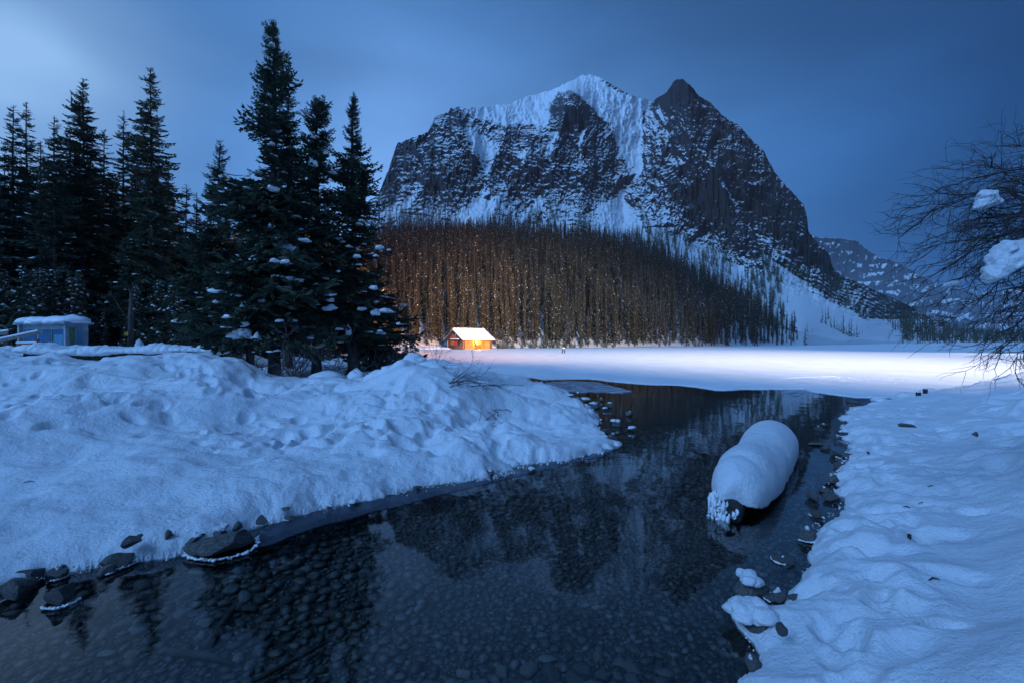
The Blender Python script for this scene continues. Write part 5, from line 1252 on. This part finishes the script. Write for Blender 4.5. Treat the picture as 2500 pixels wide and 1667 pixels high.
rnd = g.outputs["Random Per Island"]; c_ = t.mix(t.ramp(rnd, 0, 1, smooth=False), (.06, .06, .06), (.28, .265, .24)); c_ = t.mix(t.ramp(t.noise(14, 5, .6, t.coord(kind="Pos")), .4, .6), c_, (.085, .085, .075))
b = t.pbsdf(Base_Color=c_, Roughness=.55); t.put(b.inputs["Normal"], t.bump(t.noise(60, 4, .6, t.coord(kind="Pos")), .5, .004)); M_GRAV = t.done(b)
gm = mesh_np("gravel", Vs.reshape(-1, 3), (F0[None] + (np.arange(len(restk)) * n0)[:, None, None]).reshape(-1, 3), mats=[M_GRAV])
tag(link("gravel", gm, bed), kind="stuff")
# waterlogged branches on the bed
for (a, b_, r_, lab) in (((410, 1590), (570, 1620), .028, "pale waterlogged plank like branch on the bed, lower left"), ((500, 1580), (620, 1400), .030, "straight sunken branch slanting up from the lower left bed"), ((620, 1660), (810, 1560), .018, "long thin sunken stick on the dark bed left of centre"), ((800, 1330), (980, 1345), .010, "thin bent sunken twig near the frosted shore")):
    p0, p1 = G(*a, -.25), G(*b_, -.25); m_ = MB(); m_.tube([(p0[0], p0[1], -.25), ((p0[0] + p1[0]) / 2 + .04, (p0[1] + p1[1]) / 2, -.23), (p1[0], p1[1], -.25)], [r_, r_, r_ * .5], 7)
    tag(m_.build("sunken_branch", simple("sunken_wood", (.05, .045, .036), (.10, .09, .075), .7, 10, .5, .005, (.3, 1, 1)), smooth=True), lab, "branch")

# thin ice, floes and frost along the shore
t = NT("thin_ice"); v = t.coord(kind="Pos")
b = t.pbsdf(Base_Color=t.mix(t.ramp(t.noise(2.2, 5, .65, v), .42, .60), (.12, .17, .23), (.55, .60, .67)), Roughness=.30); t.put(b.inputs["Normal"], t.bump(t.noise(20, 4, .6, v), .3, .004)); M_THIN = t.done(b)
t = NT("clear_ice"); v = t.coord(kind="Pos")
pb = t.pbsdf(Base_Color=(.14, .16, .21), Roughness=.28); tb = t.node("ShaderNodeBsdfTransparent", {"Color": (.7, .75, .8)}); M_CLEAR = t.done(t.node("ShaderNodeMixShader", {0: .30, 1: tb.outputs[0], 2: pb.outputs[0]}))
def sheet(name, pts, mat, z, th_, label, cat, wob=.05, seed=0):
    P = np.array(W(pts)); n = len(P); Q = []
    for i in range(n):
        a, b_ = P[i], P[(i + 1) % n]
        for k in range(8): Q.append(a + (b_ - a) * k / 8)
    Q = np.array(Q); Q = (Q + np.roll(Q, 1, 0) + np.roll(Q, -1, 0) + np.roll(Q, 2, 0) + np.roll(Q, -2, 0)) / 5
    Q += wob * np.stack([fbm(Q[:, 0] * 2.5, Q[:, 1] * 2.5, o=3, seed=seed), fbm(Q[:, 0] * 2.5, Q[:, 1] * 2.5, o=3, seed=seed + 9)], 1)
    bm = bmesh.new(); vs = [bm.verts.new((x, y, z + th_)) for x, y in Q]; f = bm.faces.new(vs)
    ex = bmesh.ops.extrude_face_region(bm, geom=[f]); 
    for g_ in ex['geom']:
        if isinstance(g_, bmesh.types.BMVert): g_.co.z -= th_ + .004
    bmesh.ops.recalc_face_normals(bm, faces=bm.faces); bmesh.ops.triangulate(bm, faces=bm.faces)
    me_ = bpy.data.meshes.new(name); bm.to_mesh(me_); bm.free(); me_.materials.append(mat); return tag(link(name, me_), label, cat)
sheet("ice_floe", [(1310, 946), (1330, 934), (1400, 930), (1460, 934), (1500, 944), (1545, 955), (1530, 960), (1480, 957), (1420, 958), (1380, 956), (1340, 952)], M_THIN, .003, .02, "tongue of thin snow dusted ice reaching into the open water near the lake", "ice", .09, 3)
sheet("ice_floe", [(1910, 963), (1925, 955), (1955, 954), (1962, 958), (1950, 966), (1920, 968)], M_THIN, .003, .015, "small pale rounded floe below the lake's ice edge", "ice", .03, 4)
sheet("ice_floe", [(2060, 972), (2120, 972), (2230, 974), (2150, 990), (2090, 988)], M_CLEAR, .003, .01, "grey clear ice filling the corner between lake and right bank", "ice", .06, 5)
sheet("shelf_ice", [(600, 1318), (640, 1288), (760, 1254), (900, 1222), (1000, 1200), (1180, 1172), (1280, 1150), (1300, 1135), (1420, 1124), (1490, 1098), (1480, 1112), (1380, 1136), (1290, 1158), (1160, 1186), (1000, 1228), (880, 1258), (740, 1300), (640, 1336)], M_CLEAR, .003, .006, "narrow band of clear shelf ice along the left shore", "ice", .05, 6)
# frost crystals and crumbs of snow along the water's edge
def frost(name, poly_px, n, smin, smax, seed, label, spread=.12, z0=.01):
    r_ = np.random.default_rng(seed); P = np.array(W(poly_px)); it = []; n = int(n * .55)
    L = np.r_[0, np.cumsum(np.hypot(*np.diff(P, axis=0).T))]
    for k in range(n):
        s = r_.uniform(0, L[-1]); i = min(np.searchsorted(L, s) - 1, len(P) - 2); i = max(i, 0); q = P[i] + (P[i + 1] - P[i]) * (s - L[i]) / (L[i + 1] - L[i] + 1e-9) + r_.normal(0, spread, 2) * .6
        sc = (smin + (smax - smin) * r_.random() ** 2.2) * .42 * np.clip(q[1] / 6, .6, 1.8); it.append((q[0], q[1], z0 + r_.uniform(-.01, .03), sc, sc * r_.uniform(.6, 1), sc * r_.uniform(.6, 1.1), r_.uniform(0, 3)))
    return tag(link(name, blob_mesh(name, it, M_SNOWC, 1, seed, .6)), label, "frost", kind="stuff")
frost("shore_frost", [(0, 1455), (110, 1408), (240, 1388), (330, 1373), (440, 1355), (500, 1348)], 420, .012, .045, 1, "crumbly frost along the lower left waterline", .07)
frost("shore_frost", [(560, 1325), (640, 1278), (760, 1252), (900, 1218), (1000, 1196)], 700, .010, .035, 2, "crumbly frost along the middle of the left waterline", .09)
frost("shore_frost", [(960, 1198), (1060, 1180), (1180, 1166), (1240, 1152)], 1300, .012, .034, 3, "thick frost crystals on the tongue of the left shore", .16)
frost("shore_frost", [(1260, 1140), (1400, 1122), (1470, 1102), (1492, 1086), (1470, 1062), (1450, 1040), (1452, 1020), (1430, 995), (1385, 966)], 900, .012, .05, 4, "ragged frost round the tip of the left shore", .12)
frost("shore_frost", [(1850, 1640), (1840, 1570), (1800, 1525), (1840, 1492), (1945, 1450), (1965, 1400), (1998, 1330), (1990, 1292), (2050, 1235), (2028, 1182), (2085, 1110), (2060, 1040), (2080, 1000), (2170, 978)], 900, .010, .04, 5, "crumbly frost along the right waterline", .06)
frost("snow_crumbs", [(1960, 925), (2050, 924), (2150, 930), (2220, 934)], 160, .02, .06, 6, "rubble of snow on the refrozen lead of the lake", .5, .05)

# ---- bare wood
def twigs(mb, p, d, L, r, rng, depth, droop=0.0, kids=5, bend=.25, sides=4, spread=.7, m=0):
    n = 5; pts = [Vector(p)]; dd = Vector(d).normalized()
    for i in range(n):
        dd = (dd + Vector(rng.normal(0, bend * .35, 3)) + Vector((0, 0, -droop * .22))).normalized(); pts.append(pts[-1] + dd * L / n)
    mb.tube(pts, [r * (1 - .75 * i / n) + .0006 for i in range(n + 1)], sides, m, cap=False)
    if depth <= 0: return
    for k in range(kids):
        i = rng.integers(1, n + 1); base = pts[i]; a = (pts[i] - pts[i - 1]).normalized()
        side = a.cross(Vector(rng.normal(0, 1, 3))).normalized(); nd = (a + side * rng.uniform(.4, 1.0) * spread).normalized()
        twigs(mb, base, nd, L * rng.uniform(.35, .62), r * .55, rng, depth - 1, droop, max(2, kids - 1), bend, 3, spread, m)
rg = np.random.default_rng(404)
bush = empty("bare_willow", (5.9, 4.6, ground_z(5.2, 4.6)), label="large bare shrub overhanging from the right frame edge, snow pillows in its dark twigs", cat="shrub")
bo = Vector(bush.location)
stems = []
tips = [(2150, 540, 4.4), (2165, 580, 4.6), (2215, 500, 4.8), (2262, 470, 4.3), (2300, 415, 4.6), (2335, 392, 4.9), (2420, 335, 4.6), (2190, 640, 4.2), (2230, 690, 4.5), (2195, 740, 4.9), (2240, 800, 4.4), (2290, 840, 4.2), (2350, 850, 4.5), (2400, 880, 4.3), (2440, 915, 4.0),
        (2260, 560, 5.1), (2300, 620, 4.1), (2320, 700, 4.9), (2370, 760, 4.2), (2250, 745, 4.7), (2390, 500, 5.0), (2420, 580, 4.2), (2440, 680, 4.6), (2480, 800, 4.1), (2290, 520, 4.3), (2350, 600, 5.2), (2400, 830, 4.8), (2330, 660, 4.4), (2465, 440, 4.4), (2480, 300, 4.7), (2270, 660, 4.6), (2220, 610, 5.0),
        (2240, 590, 4.3), (2300, 570, 4.7), (2340, 540, 4.2), (2380, 640, 4.9), (2300, 760, 4.4), (2350, 800, 5.0), (2260, 720, 5.1), (2420, 740, 4.3), (2200, 680, 4.7), (2450, 860, 4.6), (2310, 480, 5.1), (2400, 450, 4.1), (2280, 790, 4.9), (2430, 520, 4.8)]
for n_, (px, py, D) in enumerate(tips):
    tip = Vector(PD(px + 24, py, D)); r0 = Vector(PD(2640 + rg.uniform(-60, 60), 560 + (py - 560) * .50 + rg.uniform(-70, 30), D + rg.uniform(-.3, .3)))
    up_ = Vector((0, 0, .12 + .20 * rg.random() * (1 if py > 480 else .3)))
    n = 9; ph = rg.uniform(0, 6); pts = [r0.lerp(tip, q / n) + Vector(rg.normal(0, .018, 3)) + up_ * math.sin(math.pi * q / n) * (tip - r0).length * .6 + Vector((0, .04 * math.sin(q + ph), .02 * math.sin(q * 1.7 + ph))) for q in range(n + 1)]
    mb = MB(); rr = .0060 + .006 * rg.random() ** 2; mb.tube(pts, [rr * (1 - .82 * q / n) + .0012 for q in range(n + 1)], 5, cap=False)
    for k in range(15):
        q = rg.integers(2, n + 1); a = (pts[q] - pts[q - 1]).normalized(); side = a.cross(Vector(rg.normal(0, 1, 3))).normalized()
        twigs(mb, pts[q - 1].lerp(pts[q], rg.random()), (a + side * rg.uniform(.35, .8)).normalized(), rg.uniform(.16, .42), .0030, rg, 1, .18, 4, .75, 4, .9)
    mb.v = [vv_ - np.array(bo) for vv_ in mb.v]
    link("branch", mb.mesh("branch", [M_TWIG], True), bush)
# heavy stems behind the frame edge that carry the branches
for n_ in range(6):
    mb = MB(); x0 = rg.uniform(-.2, .35); e = Vector(PD(2620 + 30 * n_, 520 + 60 * n_, 4.6)) - bo
    mb.tube([(x0, 0, -.2), (x0 * .8, rg.uniform(-.2, .2), .6), tuple(e * .6 + Vector((x0 * .4, 0, .5))), tuple(e)], [.045, .038, .028, .014], 7); link("stem", mb.mesh("stem", [M_TWIG], True), bush)
def pillow(px, py, wpx, hpx, tilt, D, items, seed):
    p = Vector(PD(px, py, D)) - bo; a = wpx / F * D / 2; c = hpx / F * D / 2
    it = [(x * a, y * a * .5, z * c, rx * a, ry * a, rz * c, 0) for (x, y, z, rx, ry, rz) in items]
    o = link("snow_clump", blob_mesh("snow_clump", it, M_SNOW, 4, seed, .22), bush, loc=tuple(p), rot=(0, tilt, 0))
pillow(2408, 488, 66, 52, -.25, 4.1, [(0, 0, -.3, .8, .6, 1.0), (-.5, 0, -.5, .5, .4, .7), (.35, .1, .1, .55, .5, .7), (-.1, -.1, .3, .5, .5, .6), (.7, 0, -.5, .35, .4, .5)], 41)
pillow(2450, 632, 120, 82, -.62, 4.05, [(0, 0, -.4, .75, .55, .9), (-.55, 0, -.5, .5, .5, .7), (.5, .1, -.3, .5, .5, .95), (-.2, 0, .1, .45, .4, .6), (.25, 0, .35, .4, .45, .55), (.9, 0, -.2, .3, .35, .6)], 42)
pillow(2325, 694, 42, 16, -.15, 4.5, [(0, 0, -.2, 1, .6, 1)], 43)

def shrub(px, py, Yd, n, L, r, seed, label, mat=M_TWIG, up=1.0, spread=1.0, depth=2, name="bare_shrub", z=None, dirx=0, droop=.15, kids=4):
    rng = np.random.default_rng(seed); x = (px - CX) / F * Yd; zg_ = ground_z(x, Yd) if z is None else z
    root = empty(name, (x, Yd, zg_ - .05), label=label, cat="shrub")
    for k in range(n):
        mb = MB(); d = Vector((rng.normal(dirx, .6) * spread, rng.normal(0, .5) * spread, up * rng.uniform(.5, 1.1)))
        twigs(mb, (rng.normal(0, .15), rng.normal(0, .1), 0), d, L * rng.uniform(.6, 1.15), r, rng, depth, droop, kids, .35); link("branch", mb.mesh("branch", [mat], True), root)
    return root
shrub(715, 905, 15.0, 11, 1.6, .022, 1, "tangle of bare grey purple branches at the foot of the tallest spruce", M_TWIGP, .9, 1.3, 2, kids=6)
shrub(640, 900, 15.4, 6, 1.1, .015, 2, "smaller tangle of grey branches left of the big one under the spruces", M_TWIGP, .7, 1.4, 2, kids=5)
shrub(800, 905, 15.6, 7, 1.2, .015, 3, "bare branches between the trunks on the right side of the clump", M_TWIGP, .7, 1.4, 2, kids=5)
shrub(975, 880, 14.5, 9, 1.1, .012, 4, "bare upright shrub right of the clump, above the snow mounds", M_TWIG, 1.0, .9, 2)
shrub(1030, 868, 20, 8, 1.3, .012, 5, "pale frosted shrub behind the snow mounds toward the lake", M_TWIGP, 1.0, .8, 2)
shrub(925, 890, 14.8, 7, .9, .012, 6, "dark low twigs at the right foot of the clump", M_TWIG, .8, 1.1, 2)
shrub(1070, 862, 28, 8, 1.6, .014, 7, "snowy bush at the bank's end left of the cabin", M_TWIGP, 1.0, .8, 2)
shrub(1110, 925, 11.4, 6, .95, .010, 8, "dark fallen branch fanning out of the snow pile towards the lake", M_TWIG, .35, .6, 2, "fallen_branch", dirx=1.5, droop=.1, kids=5)
shrub(1185, 945, 11.2, 7, .50, .007, 9, "dark root like twigs hanging at the right end of the snow pile", M_TWIG, .1, .8, 2, "fallen_branch", dirx=.8, droop=.9, kids=5)
shrub(1180, 1000, 10.2, 3, .45, .006, 10, "small forked dark twig on the bank below the snow pile", M_TWIG, .3, .5, 1, "fallen_branch", dirx=1.0)
shrub(1190, 1012, 9.9, 3, .36, .005, 11, "lowest forked dark twig on the bank below the snow pile", M_TWIG, .05, .4, 1, "fallen_branch", dirx=1.2)
shrub(600, 930, 15.8, 6, .8, .012, 12, "low twigs poking from the snow at the clump's left foot", M_TWIG, .7, 1.2, 2)
shrub(860, 925, 15.2, 8, .9, .012, 13, "twiggy undergrowth before the two right trunks of the clump", M_TWIG, .7, 1.3, 2, kids=5)
# pillows of snow on the pile
pl_ = [(985, 893, 70, 40, 13.4), (1012, 876, 60, 34, 13.8), (1048, 902, 90, 54, 12.6), (1088, 920, 60, 36, 12.2), (955, 905, 56, 34, 13.8), (925, 912, 50, 26, 14), (905, 925, 40, 30, 14), (1180, 938, 40, 24, 12.4), (870, 910, 40, 20, 14.6), (800, 912, 80, 16, 14.8)]
for n_, (px, py, w_, h_, D) in enumerate(pl_):
    p = PD(px, py, D); a = w_ / F * D / 2; c = h_ / F * D / 2
    lab = ["rounded snow pillow in the middle of the pile right of the clump", "highest snow pillow of the pile under the bent branch", "largest snow pillow of the pile, hanging over dark twigs", "snow pillow at the pile's right end above the fallen branch", "snow pillow left of the pile's middle", "small snow pillow at the pile's left end", "snow lump sagging by the last trunk of the clump", "snow lump on the roots below the fallen branch", "low snow lump between the right trunks of the clump", "long snow strip lying on twigs between the trunks"][n_]
    tag(link("snow_pillow", blob_mesh("snow_pillow", [(0, 0, -c, a * 1.05, a * .8, c * 1.9, 0), (a * .4, -.1 * a, -c * 1.1, a * .7, a * .6, c * 1.5, .3)], M_SNOW, 3, 60 + n_, .20), loc=tuple(p)), lab, "snow pillow")
# stubs of posts in the right bank and litter on the path
for (px, py, hp, lab) in ((2242, 972, 17, "left one of two short wooden stubs in the snow by the lake"), (2259, 966, 19, "right one of two short wooden stubs in the snow by the lake")):
    x, y = G(px, py, .12); h_ = hp / F * y
    pz = empty("wooden_stub", (x, y, .1), .3, label=lab, cat="post"); m_ = MB(); m_.box((0, 0, h_ / 2 - .03), (.11, .10, h_ + .06)); m_.build("wood", M_DARK, pz); link("snow_cap", blob_mesh("snow_cap", [(0, 0, h_, .06, .06, .05, 0)], M_SNOWC, 1, 3), pz)
for n_, (px, py, w_, h_, D) in enumerate(((2212, 968, 70, 34, 17), (2280, 958, 70, 30, 18), (2150, 975, 40, 14, 16.5))):
    a = w_ / F * D / 2; c = h_ / F * D / 2; p = PD(px, py, D)
    tag(link("snow_mound", blob_mesh("snow_mound", [(0, 0, -c * .8, a, a * .8, c * 1.5, 0), (a * .5, 0, -c, a * .6, a * .6, c, 0)], M_SNOW, 3, 90 + n_, .25), loc=tuple(p)), ["rounded snow mound behind the two wooden stubs", "long snow mound right of the wooden stubs", "low snow mound at the tip of the right bank"][n_], "snow mound")
for n_, (px, py, L, a, lab) in enumerate(((2222, 1312, .07, 1.0, "scrap of dark bark on the right bank snow"), (2262, 1225, .10, .2, "thin curved twig on the trodden path"), (2215, 1240, .05, 2.2, "tiny forked twig left of the curved one"), (2275, 1188, .05, .1, "short twig farther up the path"), (2120, 1107, .05, 1.3, "dark chip standing in the snow above the right shore"),
                                        (2281, 1419, .04, .1, "tiny dark needle of wood low on the path"), (1335, 1006, .10, .1, "dark sliver lying on the flat snow of the left shore"), (1366, 1005, .08, -.3, "second dark sliver right of the first on the left shore"), (70, 1178, .06, .4, "dark twig crumb on the left bank snow"), (296, 922, .07, .6, "black speck of bark on the upper left bank"))):
    Yd = F * (H - .3) / (py - CY)
    for _ in range(6): zg_ = ground_z((px - CX) / F * Yd, Yd); Yd = .5 * Yd + .5 * F * (H - zg_) / (py - CY)
    x = (px - CX) / F * Yd; m_ = MB(); c_, s_ = math.cos(a) * L, math.sin(a) * L * .6
    m_.tube([(-c_, -s_, .008), (0, .01, .02), (c_, s_, .012)], [.004 + (.012 if n_ in (0, 4) else 0), .006 + (.012 if n_ in (0, 4) else 0), .003], 5)
    tag(m_.build("twig_scrap", M_DARK, loc=(x, Yd, zg_)), lab, "twig")
# ================================================================== air: thin dusk haze filling the valley
hz = NT("haze"); pv = hz.node("ShaderNodeVolumePrincipled", {"Color": (.80, .88, 1.0), "Density": 3.2e-5, "Anisotropy": 0.1})
hz.L.new(pv.outputs[0], hz.out.inputs["Volume"])
m_ = MB(); m_.box((0, 5400, 573), (27000, 11800, 1150)); hzo = m_.build("haze", hz.mat); tag(hzo, kind="stuff")
